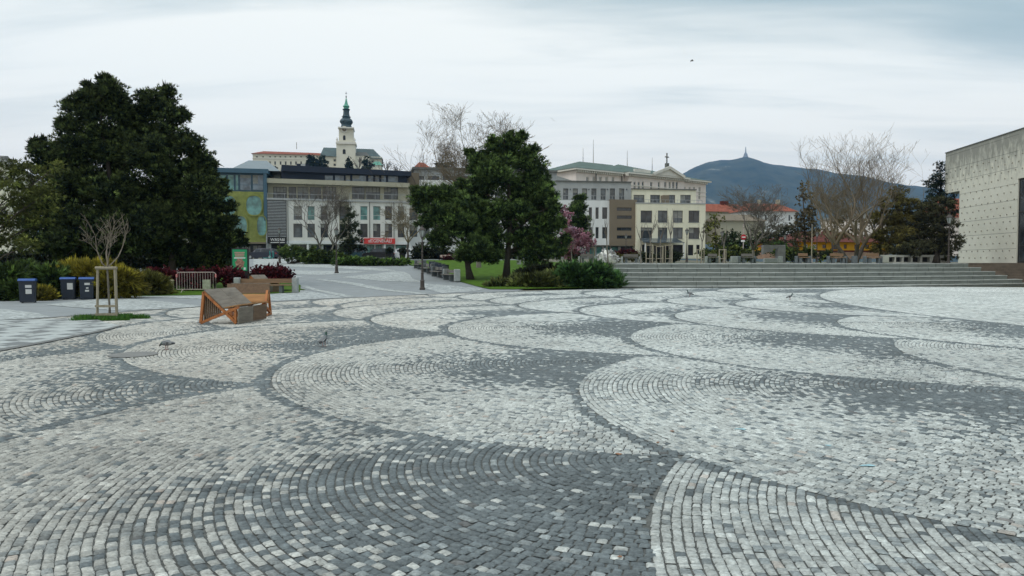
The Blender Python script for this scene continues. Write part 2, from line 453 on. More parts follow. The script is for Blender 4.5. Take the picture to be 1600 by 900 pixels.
# asphalt walk outside the circle (polar sheet that follows the rise)
V = []; Fq = []; nr = 120; na = 300
for i in range(na + 1):
    a = R(90 + 130 * i / na)
    for j in range(nr + 1):
        r = CR + .1 + j * .6; x = CC[0] + r * math.cos(a); y = CC[1] + r * math.sin(a); V.append((x, y, hgt(x, y) + .002))
def keep(i, j):
    a = R(90 + 130 * (i + .5) / na); r = CR + .1 + (j + .5) * .6; x = CC[0] + r * math.cos(a); y = CC[1] + r * math.sin(a)
    return not (x > .5) and y < 96
for i in range(na):
    for j in range(nr):
        if keep(i, j): Fq.append((i * (nr + 1) + j, i * (nr + 1) + j + 1, (i + 1) * (nr + 1) + j + 1, (i + 1) * (nr + 1) + j))
tag(npmesh('footpath', V, Fq, M_['asphalt']), kind='structure')

def sett_mat(name, ca, cb, sc):
    m, nt, b = newmat(name); N = nt.nodes; L = nt.links
    tc = N.new('ShaderNodeTexCoord'); vo = N.new('ShaderNodeTexVoronoi'); vo.inputs['Scale'].default_value = sc
    L.new(tc.outputs['Object'], vo.inputs['Vector'])
    sp = N.new('ShaderNodeSeparateColor'); L.new(vo.outputs['Color'], sp.inputs[0])
    cr = N.new('ShaderNodeValToRGB'); cr.color_ramp.elements[0].color = (*ca, 1); cr.color_ramp.elements[1].color = (*cb, 1)
    cr.color_ramp.elements[0].position = .1; cr.color_ramp.elements[1].position = .75
    L.new(sp.outputs[0], cr.inputs[0]); 
    no = N.new('ShaderNodeTexNoise'); no.inputs['Scale'].default_value = 1.2; L.new(tc.outputs['Object'], no.inputs['Vector'])
    mr = N.new('ShaderNodeMapRange'); mr.inputs[3].default_value = .75; mr.inputs[4].default_value = 1.2; L.new(no.outputs['Fac'], mr.inputs[0])
    vm = N.new('ShaderNodeVectorMath'); vm.operation = 'SCALE'; L.new(cr.outputs[0], vm.inputs[0]); L.new(mr.outputs[0], vm.inputs['Scale'])
    L.new(vm.outputs[0], b.inputs['Base Color']); b.inputs['Roughness'].default_value = .85; return m
M_['lsett'] = sett_mat('light_setts', (.20, .22, .215), (.42, .45, .44), 9)
M_['msett'] = sett_mat('mixed_setts', (.18, .20, .205), (.42, .45, .44), 9)
def drape(name, pxpoly, m, lift, cell=1.0, world=None, kind='structure', zf=hgt):
    P = world if world else [gpt(*p)[:2] for p in pxpoly]
    bm = bmesh.new(); vs = [bm.verts.new((p[0], p[1], 0)) for p in P]; bm.faces.new(vs)
    x0, x1 = min(p[0] for p in P), max(p[0] for p in P); y0, y1 = min(p[1] for p in P), max(p[1] for p in P)
    bmesh.ops.triangulate(bm, faces=bm.faces[:])
    for ax, lo, hi in ((0, x0, x1), (1, y0, y1)):
        c = math.ceil(lo / cell) * cell
        while c < hi:
            co = (c, 0, 0) if ax == 0 else (0, c, 0); no = (1, 0, 0) if ax == 0 else (0, 1, 0)
            bmesh.ops.bisect_plane(bm, geom=bm.verts[:] + bm.edges[:] + bm.faces[:], plane_co=co, plane_no=no); c += cell
    for v in bm.verts: v.co.z = zf(v.co.x, v.co.y) + lift
    bmesh.ops.recalc_face_normals(bm, faces=bm.faces[:])
    if sum(f.normal.z for f in bm.faces) < 0: bmesh.ops.reverse_faces(bm, faces=bm.faces[:])
    me = bpy.data.meshes.new(name); bm.to_mesh(me); bm.free(); me.materials.append(m)
    o = bpy.data.objects.new(name, me); COL.objects.link(o); o['kind'] = kind; return o
for poly, mm in (
    ([(-30, 482), (12, 484), (60, 490), (78, 496), (40, 499), (-30, 502)], 'lsett'),
    ([(72, 476.5), (150, 467.5), (195, 466.5), (262, 472), (318, 479), (262, 482.8), (190, 486), (118, 481)], 'lsett'),
    ([(192, 464.5), (240, 458.8), (330, 455.5), (345, 461), (330, 468), (262, 465.5)], 'lsett'),
    ([(360, 470), (352, 461), (400, 457), (466, 452.5), (520, 461.5), (538, 465.2), (430, 470.8)], 'msett'),
    ([(470, 447), (480, 446.5), (556, 463.4), (541, 464.8)], 'lsett'),
    ([(492, 436.8), (500, 436), (560, 442.5), (671, 459), (655, 460.2), (552, 445.5)], 'lsett'),
    ([(531, 433.5), (575, 429), (617, 424), (632, 425), (640, 429), (644, 435), (660, 441), (600, 439.5)], 'lsett'),
    ([(661, 443), (700, 446), (758, 451.5), (740, 455.5), (690, 458.5), (664, 450)], 'msett'),
    ([(452, 422.6), (577, 424.6), (505, 429.7), (452, 428.9)], 'lsett'),
    ([(456, 430.8), (474, 432.5), (456, 434.4)], 'lsett'),
    ([(396, 402.6), (484, 404.4), (495, 412.5), (523, 414), (600, 420), (622, 423), (600, 423.6), (520, 419), (396, 415)], 'lsett')):
    drape('paving_inlay', poly, M_[mm], .014, 1.0)
# zig-zag tile field at the far left and the tree-pit band
M_['zig'] = None
m, nt2, b = newmat('zigzag_tiles'); N2 = nt2.nodes; L2 = nt2.links
tcn = N2.new('ShaderNodeTexCoord'); wv = N2.new('ShaderNodeTexChecker'); mp = N2.new('ShaderNodeMapping'); mp.inputs['Rotation'].default_value = (0, 0, .35)
L2.new(tcn.outputs['Object'], mp.inputs[0]); L2.new(mp.outputs[0], wv.inputs['Vector']); wv.inputs['Scale'].default_value = 1.5
wv.inputs['Color1'].default_value = (.15, .16, .16, 1); wv.inputs['Color2'].default_value = (.38, .41, .40, 1)
nn = N2.new('ShaderNodeTexNoise'); nn.inputs['Scale'].default_value = 2.2; nn.inputs['Detail'].default_value = 8; L2.new(tcn.outputs['Object'], nn.inputs['Vector'])
mx = N2.new('ShaderNodeMix'); mx.data_type = 'RGBA'; rr_ = N2.new('ShaderNodeMapRange'); rr_.inputs[1].default_value = .50; rr_.inputs[2].default_value = .56
L2.new(nn.outputs['Fac'], rr_.inputs[0]); L2.new(rr_.outputs[0], mx.inputs[0]); L2.new(wv.outputs[0], mx.inputs[6]); mx.inputs[7].default_value = (.33, .355, .345, 1)
L2.new(mx.outputs[2], b.inputs['Base Color']); b.inputs['Roughness'].default_value = .8
M_['zig'] = m
drape('tile_field', [(-60, 505), (0, 501.6), (60, 499.5), (120, 497), (150, 499), (165, 505), (188, 509), (150, 518), (75, 533.5), (0, 547), (-60, 560)], M_['zig'], .012)
drape('paving_border', [(-60, 560), (0, 546.5), (75, 533), (150, 518), (188, 509), (192, 510), (154, 520), (75, 536), (0, 549.8), (-60, 564)], M_['kerb'], .017)
# manhole
mh = gpt(208, 555)
o = MB().lathe([(.40, 0), (.405, .012), (.36, .012)], (0, 0, 0), 28).build('manhole_cover', mat('cast_iron_cover', (.17, .17, .16), .7, .2, 8, bump=.3))
o.location = (mh.x, mh.y, 0); tag(o, 'round grey iron manhole cover set in the setts beside the pigeon', 'manhole cover')

# ------------------------------------------------------------------ grey stone steps
steps = thing('stone_steps', 'wide flight of long grey granite steps along the back of the plaza', 'steps', (20, 48, 0))
hs = [.13, .40, .68, .96, 1.24, TER]
tr = .52
ends = [at(1640, 430, 53.5).x + 6, 36.6, 35.6, 34.9, 34.0, 33.2]
xs_ = [6.2] + list(np.arange(7, 60, 1.0))
rj = random.Random(3)
for k, hh in enumerate(hs):
    z0 = hs[k - 1] - .02 if k else -.05
    xe = ends[k]; pts = []
    x = 5.6 + .25 * k
    # blocks of uneven length with open joints
    mb = MB()
    while x < xe - .1:
        ln = rj.uniform(.9, 1.7); x2 = min(xe, x + ln)
        dz = rj.uniform(-.004, .004)
        y0a = interp(SB, x) + k * tr + rj.uniform(-.006, .006); y0b = interp(SB, x2) + k * tr
        dep = tr + .3 if k < 5 else tr + 1.2
        g = .011; nose = .03
        def pt(xx, yy, zz): return (xx, yy, zz)
        mb.mi = 0
        mb.add([pt(x + g, y0a, z0), pt(x2 - g, y0b, z0), pt(x2 - g, y0b + dep, z0), pt(x + g, y0a + dep, z0),
                pt(x + g, y0a, hh - .055 + dz), pt(x2 - g, y0b, hh - .055 + dz), pt(x2 - g, y0b + dep, hh - .055 + dz), pt(x + g, y0a + dep, hh - .055 + dz)],
               [(0, 3, 2, 1), (4, 5, 6, 7), (0, 1, 5, 4), (1, 2, 6, 5), (2, 3, 7, 6), (3, 0, 4, 7)])
        mb.mi = 1
        mb.add([pt(x + g, y0a - nose, hh - .054 + dz), pt(x2 - g, y0b - nose, hh - .054 + dz), pt(x2 - g, y0b + dep, hh - .054 + dz), pt(x + g, y0a + dep, hh - .054 + dz),
                pt(x + g, y0a - nose, hh + dz), pt(x2 - g, y0b - nose, hh + dz), pt(x2 - g, y0b + dep, hh + dz), pt(x + g, y0a + dep, hh + dz)],
               [(0, 3, 2, 1), (4, 5, 6, 7), (0, 1, 5, 4), (1, 2, 6, 5), (2, 3, 7, 6), (3, 0, 4, 7)])
        x = x2
    mb.build('step', [M_['step'], M_['tread']], steps, world=True)
# terrace paving behind the steps
tag(drape('terrace', None, M_['msett'], .01, 4.0, world=[(7.5, 51.2), (20, 51.6), (28.7, 54.6), (33, 56), (33, 60), (36, 64), (60, 66), (60, 90), (8, 70)]), kind='structure')
drape('lawn', None, M_['grass'], .045, 1.0, world=[(12, 56.8), (31, 58.5), (31, 66), (12, 64)])
# brown stairs before the concrete building
bs = thing('brown_stairs', 'low brown stone stairs rising to the concrete building', 'stairs', (42, 56, 0))
zb = [.12 + .205 * i for i in range(8)]
for i, hh in enumerate(zb):
    y0 = 54.6 + i * .42
    mb = MB(); x = 34.9 - i * .0
    mb.box(34.6 - .0 * i, 62, y0, y0 + (.45 if i < 7 else 3.6), (zb[i - 1] - .01 if i else -.05), hh)
    mb.build('step', M_['brownstep'], bs, world=True)
# ------------------------------------------------------------------ lawns
drape('lawn', [(634, 412.3), (652, 418), (672, 427), (690, 434.5), (722, 441.5), (742, 447), (766, 452.4), (800, 452.6), (975, 452), (975, 440)], M_['grass'], .04, 1.0,
      world=[tuple(gpt(*p)[:2]) for p in [(634, 412.3), (652, 418), (672, 427), (690, 434.5), (722, 441.5), (742, 447), (766, 452.4), (800, 452.6)]] + [(6.0, 45.9), (6.6, 46.5), (6.6, 52), (9.0, 56), (9.5, 84), (-14, 84)])
drape('verge', [(430, 404), (470, 405.4), (497, 412), (524, 413.6), (600, 414), (640, 413), (634, 409.8), (560, 407), (430, 402)], M_['grass'], .05, 1.0)
drape('grass_bed', None, M_['grass'], .03, 2.0, world=[(-34, 32.8), (-26, 32.8), (-20.3, 34.4), (-17, 35.2), (-12.5, 37.0), (-11.4, 39.5), (-13.5, 47), (-20, 60), (-44, 60), (-44, 32.8)])
bm_ = drape('grass_bed', [(405, 452), (432, 456.6), (462, 454.5), (478, 453.2), (460, 450), (420, 449)], M_['grass'], .03, 1.0)

# ------------------------------------------------------------------ foliage machinery
M_['needle'] = matv('pine_needles', .8, 6, .7, 1.25, spec=.2)
M_['leaf'] = matv('shrub_leaves', .7, 8, .7, 1.3, spec=.25)
M_['blossom'] = matv('pink_blossom', .8, 8, .85, 1.15, spec=.1)
M_['pinebark'] = mat('pine_bark', (.045, .036, .028), .95, .3, 6, bump=.5)
M_['bark'] = mat('tree_bark', (.075, .062, .05), .95, .3, 6, bump=.5, stretch=(1, 1, .3))
M_['greybark'] = mat('grey_bark', (.17, .155, .13), .95, .3, 5, bump=.4, stretch=(1, 1, .3))
M_['twig'] = mat('bare_twigs', (.11, .095, .08), .95, .2, 3)
M_['twig_light'] = mat('pale_twigs', (.15, .118, .078), .95, .2, 3)
M_['twig_gold'] = mat('golden_twigs', (.17, .14, .085), .95, .25, 3)
def unit(n):
    v = rng.normal(size=(n, 3)); return v / np.linalg.norm(v, axis=1, keepdims=True)
def needles_(C, D, L, W, col):
    n = len(C); s = np.cross(D, unit(n)); s /= np.maximum(1e-6, np.linalg.norm(s, axis=1, keepdims=True)); L = L[:, None]; W = W[:, None]
    return np.stack([C - s * W * .5, C + s * W * .5, C + D * L], 1).reshape(-1, 3), np.arange(n * 3).reshape(n, 3), col
def blades(C, D, L, W, col):
    """flat tapering blades; C base (n,3), D dir (n,3), L,W (n,)"""
    n = len(C); s = np.cross(D, unit(n)); s /= np.maximum(1e-6, np.linalg.norm(s, axis=1, keepdims=True))
    L = L[:, None]; W = W[:, None]
    V = np.stack([C - s * W * .35, C + s * W * .35, C + D * L * .55 + s * W * .5, C + D * L, C + D * L * .55 - s * W * .5], 1)
    return V.reshape(-1, 3), np.arange(n * 5).reshape(n, 5), col
def crown(name, lobes, m, parent, tufts=1.0, sub=.45, needles=14, ln=.2, wd=.035, base=(.03, .055, .025), tip=(.07, .10, .04), up=.35, shell=.55, spread=.9, droop=0., hue=.25, flat=1.0, fill=1.0, tri=False, core=0.):
    """lobes: (x,y,z,rx,ry,rz) in world space -> many small clumps of blades, gaps between them"""
    Vs = []; Fs = []; Cs = []; off = 0
    base = np.array(base); tip = np.array(tip); bl = needles_ if tri else blades
    if core:
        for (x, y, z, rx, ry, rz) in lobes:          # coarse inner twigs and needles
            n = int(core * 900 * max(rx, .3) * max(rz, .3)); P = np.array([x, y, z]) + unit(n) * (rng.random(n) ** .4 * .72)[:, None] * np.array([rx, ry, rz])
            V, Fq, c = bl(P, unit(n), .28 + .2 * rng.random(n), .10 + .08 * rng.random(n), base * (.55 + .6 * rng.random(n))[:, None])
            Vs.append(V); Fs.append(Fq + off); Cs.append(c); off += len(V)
    for (x, y, z, rx, ry, rz) in lobes:
        area = 4 * math.pi * ((rx * ry) ** 1.6 / 3 + (rx * rz) ** 1.6 / 3 + (ry * rz) ** 1.6 / 3) ** (1 / 1.6)
        ns = max(3, int(fill * area / (sub * sub * 1.5)))
        u = unit(ns); q = (shell + (1.04 - shell) * rng.random(ns))[:, None]
        P = np.array([x, y, z]) + u * q * np.array([rx, ry, rz])
        shade = np.exp(rng.normal(0, .46, ns))
        nt_ = max(2, int(11 * tufts))
        idx = np.repeat(np.arange(ns), nt_); n = len(idx)
        o = unit(n) * (rng.random(n) ** .5)[:, None] * sub * np.array([1, 1, .75 * flat])
        T = P[idx] + o
        dirn = u[idx] * .9 + o / sub * .8 + np.array([0, 0, up]); dirn /= np.linalg.norm(dirn, axis=1, keepdims=True)
        tv = rng.random(n) < .5
        k = np.repeat(np.arange(n), needles); nn_ = len(k)
        d = dirn[k] + unit(nn_) * spread; d[:, 2] -= droop; d /= np.linalg.norm(d, axis=1, keepdims=True)
        Lh = ln * (.6 + .7 * rng.random(nn_)); Wd = wd * (.7 + .6 * rng.random(nn_))
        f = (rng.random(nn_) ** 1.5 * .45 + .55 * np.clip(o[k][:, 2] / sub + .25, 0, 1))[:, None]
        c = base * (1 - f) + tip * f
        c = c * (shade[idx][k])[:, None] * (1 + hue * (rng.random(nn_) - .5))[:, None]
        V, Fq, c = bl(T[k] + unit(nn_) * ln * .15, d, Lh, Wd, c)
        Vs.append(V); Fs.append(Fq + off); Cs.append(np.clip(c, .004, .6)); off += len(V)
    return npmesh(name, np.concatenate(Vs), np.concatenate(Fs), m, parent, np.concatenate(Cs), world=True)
def fracture(lobes, k=5, s=.45):
    out = []
    for (x, y, z, rx, ry, rz) in lobes:
        out.append((x, y, z, rx * .80, ry * .80, rz * .80))
        for _ in range(k):
            u = unit(1)[0]; q = s * rng.uniform(.75, 1.25); out.append((x + u[0] * rx * .68, y + u[1] * ry * .68, z + u[2] * rz * .68, rx * q, ry * q, rz * q * .85))
    return out
def px_lobes(Y, L_, dj=.35, ysc=1.0):
    """(px,py,rx,ry) in pixels at distance Y -> lobes with real depth"""
    out = []
    for l in L_:
        px, py, rx, ry = l[:4]; dY = l[4] if len(l) > 4 else rng.uniform(-dj, dj) * 3
        c = at(px, py, Y + dY); s = (Y + dY) / F
        out.append((c.x, c.y, c.z, rx * s, ysc * (rx + ry) / 2 * s, ry * s))
    return out
def limbs(name, basept, top, lobes, m, parent, r0=.22, n=6, wob=.25, frac=.35):
    """tapered trunk with limbs that reach into the lobes"""
    mb = MB(); b = Vector(basept); t = Vector(top); P = []; Rr = []
    for i in range(9):
        f = i / 8; p = b.lerp(t, f) + Vector((math.sin(f * 5) * wob * .5, math.cos(f * 4) * wob * .4, 0)) * f
        P.append(p); Rr.append(r0 * (1 - .8 * f) * (1.35 if i == 0 else 1))
    mb.tube(P, Rr, 9)
    for (x, y, z, rx, ry, rz) in lobes:
        e = Vector((x, y, z)); zf = max(b.z + (t.z - b.z) * .18, z - math.hypot(x - b.x, y - b.y) * .55 - rz * .3)
        f = min(.95, max(.12, (zf - b.z) / max(.1, t.z - b.z))); i = f * 8; j = min(7, int(i)); s = P[j].lerp(P[j + 1], i - j)
        rr = max(.02, Rr[j] * .42); mid = s.lerp(e, .5) + Vector((random.uniform(-.2, .2), random.uniform(-.2, .2), .25))
        mb.tube([s, mid, e], [rr, rr * .7, rr * .35], 5)
        for _ in range(4):
            a = mid.lerp(e, random.uniform(.1, 1)); d = Vector((random.gauss(0, 1), random.gauss(0, 1), random.gauss(.2, .8))).normalized() * rx * .85
            mb.tube([a, a + d * .5 + Vector((0, 0, .08)), a + d], [rr * .35, rr * .25, rr * .1], 3, caps=False)
    return mb.build(name, m, parent, smooth=True, world=True)

# ---- bare trees
def seg_mesh(S, sides_big=6):
    """S: list of (p0,p1,r0,r1) -> tubes"""
    Vs = []; Fs = []; off = 0
    P0 = np.array([s[0] for s in S]); P1 = np.array([s[1] for s in S]); r0 = np.array([s[2] for s in S]); r1 = np.array([s[3] for s in S])
    for lo, hi, n in ((.05, 99, 8), (.015, .05, 5), (0, .015, 3)):
        k = (r0 >= lo) & (r0 < hi)
        if not k.any(): continue
        a, b, ra, rb = P0[k], P1[k], r0[k], r1[k]; d = b - a; d /= np.maximum(1e-6, np.linalg.norm(d, axis=1, keepdims=True))
        up = np.where(np.abs(d[:, 2:3]) < .9, np.array([[0, 0, 1.]]), np.array([[1., 0, 0]])); s = np.cross(d, up); s /= np.linalg.norm(s, axis=1, keepdims=True); t = np.cross(d, s)
        rings = []
        for pc, rr in ((a, ra), (b, rb)):
            for q in range(n):
                an = 2 * math.pi * q / n; rings.append(pc + (s * math.cos(an) + t * math.sin(an)) * rr[:, None])
        V = np.stack(rings, 1); m = len(a); base = (np.arange(m) * 2 * n)[:, None]
        Fq = np.concatenate([base + np.array([[q, (q + 1) % n, n + (q + 1) % n, n + q]]) for q in range(n)])
        Vs.append(V.reshape(-1, 3)); Fs.append(Fq + off); off += m * 2 * n
    return np.concatenate(Vs), np.concatenate(Fs)
DENS = 1.0
def bare(S, p, d, ln, r, lvl, rnd, kids=3, spread=.55, upw=.12, ratio=.72, minr=.004, wob=.16):
    steps = 3 if lvl > 1 else 2
    q = Vector(p); d = Vector(d).normalized(); pts = [q.copy()]; rs = [r]
    for i in range(steps):
        d = (d + Vector((rnd.gauss(0, wob), rnd.gauss(0, wob), rnd.gauss(0, wob) + upw))).normalized()
        q2 = q + d * ln / steps; r2 = max(minr, r * (1 - .30 * (i + 1) / steps)); S.append((tuple(q), tuple(q2), rs[-1], r2)); q = q2; pts.append(q.copy()); rs.append(r2)
        if lvl > 0:
            last = i == steps - 1
            nk = (kids - 1 if rnd.random() < .8 else kids) if last else (1 if rnd.random() < .5 * DENS else 0)
            for j_ in range(nk):
                lead = last and j_ == 0
                a = Vector((rnd.gauss(0, 1), rnd.gauss(0, 1), rnd.gauss(0, 1))); a = (a - a.dot(d) * d).normalized()
                nd_ = (d + a * spread * (rnd.uniform(.15, .4) if lead else rnd.uniform(.7, 1.5))).normalized()
                bare(S, q, nd_, ln * (min(.95, ratio * 1.15) if lead else ratio * .9) * rnd.uniform(.75, 1.15), r2 * (rnd.uniform(.78, .9) if lead else rnd.uniform(.45, .62)), lvl - 1, rnd, kids, spread, upw, ratio, minr, wob)
def bare_tree(name, label, cat, base, height, m, mt, seed, trunk=.25, r=.16, lvl=5, kids=3, spread=.55, upw=.12, ratio=.72, group=None, stems=1, lean=(0, 0), minr=.004, width=1.0, wob=.16, rmax=99, dens=1.0):
    global DENS
    DENS = dens
    rnd = random.Random(seed); t = thing(name, label, cat, base, 0, group)
    S = []; th_ = height * trunk; top = Vector((lean[0] * th_, lean[1] * th_, th_)); T = []
    for s_ in range(stems):
        a = s_ * 2 * math.pi / stems + rnd.random(); o = Vector((math.cos(a), math.sin(a), 0)) * (.0 if stems == 1 else r * 1.3)
        tp = top + o * (1 if stems == 1 else 5) + Vector((rnd.uniform(-.1, .1), rnd.uniform(-.1, .1), 0))
        prev = o; n_ = 5
        for i in range(n_):
            f = (i + 1) / n_; q = o.lerp(tp, f) + Vector((rnd.gauss(0, .02), rnd.gauss(0, .02), 0)) * th_ * .4
            T.append((tuple(prev), tuple(q), r * (1.25 if i == 0 else 1.0 - .25 * (f - .2)), r * (1.0 - .25 * f))); prev = q
        L0 = (height - th_) * .40
        for k in range(kids + 1):
            a = 2 * math.pi * (k + rnd.random() * .6) / (kids + 1); dr = Vector((math.cos(a) * spread * width, math.sin(a) * spread * width, .9))
            bare(S, prev, dr, L0 * rnd.uniform(.8, 1.15), r * .62, lvl - 1, rnd, kids, spread, upw, ratio, minr, wob)
    # scale the crown to the wanted height
    zmax = sorted(s[1][2] for s in S)[int(len(S) * .985)]; k = (height - th_) / max(.1, zmax - th_)
    S = [((a[0], a[1], th_ + (a[2] - th_) * k), (b[0], b[1], th_ + (b[2] - th_) * k), c, d) for a, b, c, d in S]
    S = [s for s in S if s[1][2] < height * 1.02 and math.hypot(s[1][0] - top.x, s[1][1] - top.y) < rmax * (.75 + .25 * math.sin(3 * math.atan2(s[1][1], s[1][0]) + seed) + .12 * rnd.random())]
    V, Fq = seg_mesh(T); npmesh('trunk', V, Fq, m, t, smooth=True)
    V, Fq = seg_mesh(S); npmesh('branches', V, Fq, mt, t, smooth=True)
    return t

# ------------------------------------------------------------------ the big dark pines on the left
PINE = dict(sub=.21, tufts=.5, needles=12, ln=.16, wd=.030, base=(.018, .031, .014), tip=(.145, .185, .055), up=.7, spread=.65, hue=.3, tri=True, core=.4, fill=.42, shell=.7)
def pine(label, Y, basepx, L_, group=None, r0=.24, trunk_top=None, cat='pine tree', name='pine_tree', **kw):
    lb = px_lobes(Y, L_); b = at(basepx[0], basepx[1], Y); b.z = hgt(b.x, b.y)
    t = thing(name, label, cat, b, 0, group)
    tp = max(lb, key=lambda q: q[2] + q[5]); top = Vector((tp[0] * .7 + b.x * .3, tp[1], tp[2]))
    limbs('trunk', b, top, lb, M_['pinebark'], t, r0, wob=.9)
    k = dict(PINE); k.update(kw); fk = k.pop('fk', 8); crown('crown', fracture(lb, fk, .40), M_['needle'], t, **k)
    return t
pine('tall dark pine behind the yellow junipers, highest crown on the left', 43, (172, 424),
     [(175, 150, 34, 34), (140, 175, 42, 30), (205, 185, 44, 36), (120, 215, 48, 34), (82, 240, 36, 24), (170, 235, 60, 44), (225, 240, 52, 44), (110, 275, 62, 40), (185, 300, 70, 46), (95, 325, 62, 42), (150, 360, 78, 42), (215, 350, 62, 50), (70, 365, 48, 34), (130, 395, 62, 26), (165, 128, 16, 14), (140, 140, 14, 12), (60, 225, 14, 12)])
pine('broad dark pine with a few rust brown twigs, right of the tallest crown', 44.5, (268, 424),
     [(262, 150, 20, 18), (235, 160, 24, 22), (268, 185, 30, 26), (285, 180, 12, 10), (250, 225, 46, 36), (290, 225, 30, 24), (275, 270, 52, 38), (318, 250, 26, 20), (255, 320, 56, 44), (310, 300, 40, 30), (335, 290, 20, 16), (240, 375, 55, 40), (300, 350, 48, 36)])
pine('lower dark pine with open branches beside the green facade', 46, (318, 424),
     [(300, 335, 30, 24), (335, 320, 22, 16), (348, 350, 20, 14), (318, 365, 38, 26), (345, 375, 26, 14), (290, 395, 42, 24), (330, 392, 30, 16), (330, 270, 14, 12), (345, 300, 14, 12), (358, 322, 11, 9), (362, 345, 10, 8), (370, 368, 14, 9), (378, 378, 9, 6), (352, 390, 16, 9)])
# rust coloured dead twigs inside the pine
# light green cedar at the left edge
lb = []
for (px, py, rx, ry) in [(18, 258, 22, 8), (45, 270, 30, 9), (85, 262, 16, 6), (55, 292, 34, 9), (70, 305, 26, 7), (20, 310, 26, 9), (55, 325, 30, 9), (25, 345, 32, 10), (60, 350, 20, 8), (15, 372, 26, 10), (40, 385, 22, 8), (-20, 280, 30, 12), (-25, 330, 34, 16), (-20, 380, 30, 14), (8, 290, 18, 6)]:
    c = at(px, py, 35 + rng.uniform(-1.2, 1.2)); s = 35 / F; lb.append((c.x, c.y, c.z, rx * s, rx * s * .8, ry * s))
t = thing('cedar_tree', 'pale olive green cedar with drooping layered branches at the left edge', 'cedar tree', (-25.6, 35.5, 0))
limbs('trunk', (-25.6, 35.5, 0), (-25.4, 35.5, 5.6), lb, M_['bark'], t, .16)
crown('crown', lb, M_['needle'], t, sub=.32, tufts=.8, needles=8, ln=.16, wd=.03, base=(.05, .065, .018), tip=(.17, .185, .045), up=-.1, spread=.8, droop=.25, fill=.85)
# pines of the middle lawn
MP = dict(fk=6, sub=.23, tufts=.5, needles=12, ln=.19, wd=.036, base=(.026, .048, .018), tip=(.18, .265, .07), up=.7, tri=True, core=.4, fill=.42, shell=.7)
pine('tall pine with a rounded crown standing on the lawn beside the juniper mat', 54, (791, 428),
     [(790, 232, 34, 24), (760, 245, 26, 22), (820, 242, 28, 22), (835, 262, 30, 26), (775, 275, 48, 34), (830, 300, 40, 34), (745, 300, 34, 26), (790, 330, 46, 28), (745, 345, 40, 28), (845, 330, 40, 30), (855, 355, 30, 24), (820, 365, 40, 25), (768, 375, 36, 22), (860, 385, 28, 22), (835, 398, 36, 20), (845, 300, 26, 22), (800, 216, 18, 12), (865, 320, 14, 12), (735, 240, 9, 7), (853, 285, 13, 8), (876, 348, 11, 8), (722, 288, 12, 8), (882, 372, 11, 8), (738, 264, 12, 8), (815, 211, 9, 8), (770, 218, 10, 8)], **MP)
pine('leaning two stemmed pine with a low spreading crown left of the tall lawn pine', 52, (735, 434),
     [(665, 302, 26, 14), (690, 305, 34, 18), (655, 318, 18, 14), (720, 320, 36, 22), (685, 335, 38, 22), (715, 355, 44, 26), (740, 385, 36, 22), (690, 370, 28, 18), (668, 345, 22, 14), (745, 330, 30, 22), (760, 400, 26, 14), (725, 398, 20, 12)], **MP)
pine('small dark pine behind the pink tree before the white facade', 75, (905, 410),
     [(905, 312, 12, 10), (900, 328, 18, 13), (908, 345, 20, 14), (895, 355, 20, 13), (912, 368, 15, 9), (902, 378, 18, 12)], r0=.14, **MP)
for i, (px, top, lab) in enumerate([(545, 320, 'thin dark spruce before the cream office facade right of the bare tree'), ]):
    b = at(px, 405, 92); b.z = hgt(b.x, b.y)
    t = thing('spruce_tree', lab, 'spruce tree', b)
    lb = []
    for k in range(10):
        f = k / 9; y = top + 8 + f * 62; lb += px_lobes(92, [(px + random.uniform(-3, 3) - 4 * f, y, 3.5 + 11 * f ** .8, 4, 0)]) if k % 2 == 0 else px_lobes(92, [(px + 5 + 6 * f, y, 4 + 9 * f, 3.5, .5), (px - 6 * f, y + 3, 4 + 8 * f, 3.5, -.5)])
    limbs('trunk', b, at(px, top, 92), lb, M_['bark'], t, .12)
    crown('crown', lb, M_['needle'], t, sub=.5, needles=9, ln=.32, wd=.06, base=(.022, .032, .018), tip=(.06, .075, .035), up=-.1, fill=.55)

# ---- junipers
JG = dict(base=(.025, .048, .015), tip=(.12, .18, .04)); JY = dict(base=(.085, .080, .012), tip=(.36, .30, .035)); JO = dict(base=(.04, .045, .012), tip=(.20, .19, .04))
def juniper(label, lobes, colr, name='juniper_bush', cat='juniper bush', group=None, **kw):
    b = Vector((lobes[0][0], lobes[0][1], hgt(lobes[0][0], lobes[0][1])))
    t = thing(name, label, cat, b, 0, group)
    mb = MB(); mb.lathe([(.09, -.1), (.07, .12)], tuple(b), 7)
    for (x, y, z, rx, ry, rz) in lobes:
        for _ in range(5):
            e = Vector((x + random.uniform(-rx, rx) * .7, y + random.uniform(-ry, ry) * .7, z + rz * .3)); s0 = Vector((b.x, b.y, b.z - .05))
            mb.tube([s0, s0.lerp(e, .5) + Vector((0, 0, .1)), e], [.03, .02, .008], 4, caps=False)
    mb.build('stems', M_['bark'], t, world=True)
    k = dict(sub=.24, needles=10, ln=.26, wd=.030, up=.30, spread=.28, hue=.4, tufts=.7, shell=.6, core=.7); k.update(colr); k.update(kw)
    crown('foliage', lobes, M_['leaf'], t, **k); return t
G1 = 'juniper bushes along the left edge of the plaza'
def jl(items, Y, dj=.3): return px_lobes(Y, [(a, b, c, d, rng.uniform(-dj, dj)) for a, b, c, d in items])
juniper('dark green juniper at the far left behind the single blue bin', jl([(-15, 448, 30, 26), (12, 436, 24, 22), (5, 462, 26, 12), (30, 455, 20, 16)], 31.5), JG, group=G1)
juniper('green juniper with arching sprays between the single bin and the pair of bins', jl([(50, 438, 28, 18), (80, 432, 24, 16), (62, 455, 26, 14), (38, 428, 22, 14), (90, 450, 18, 16)], 33), JG, group=G1)
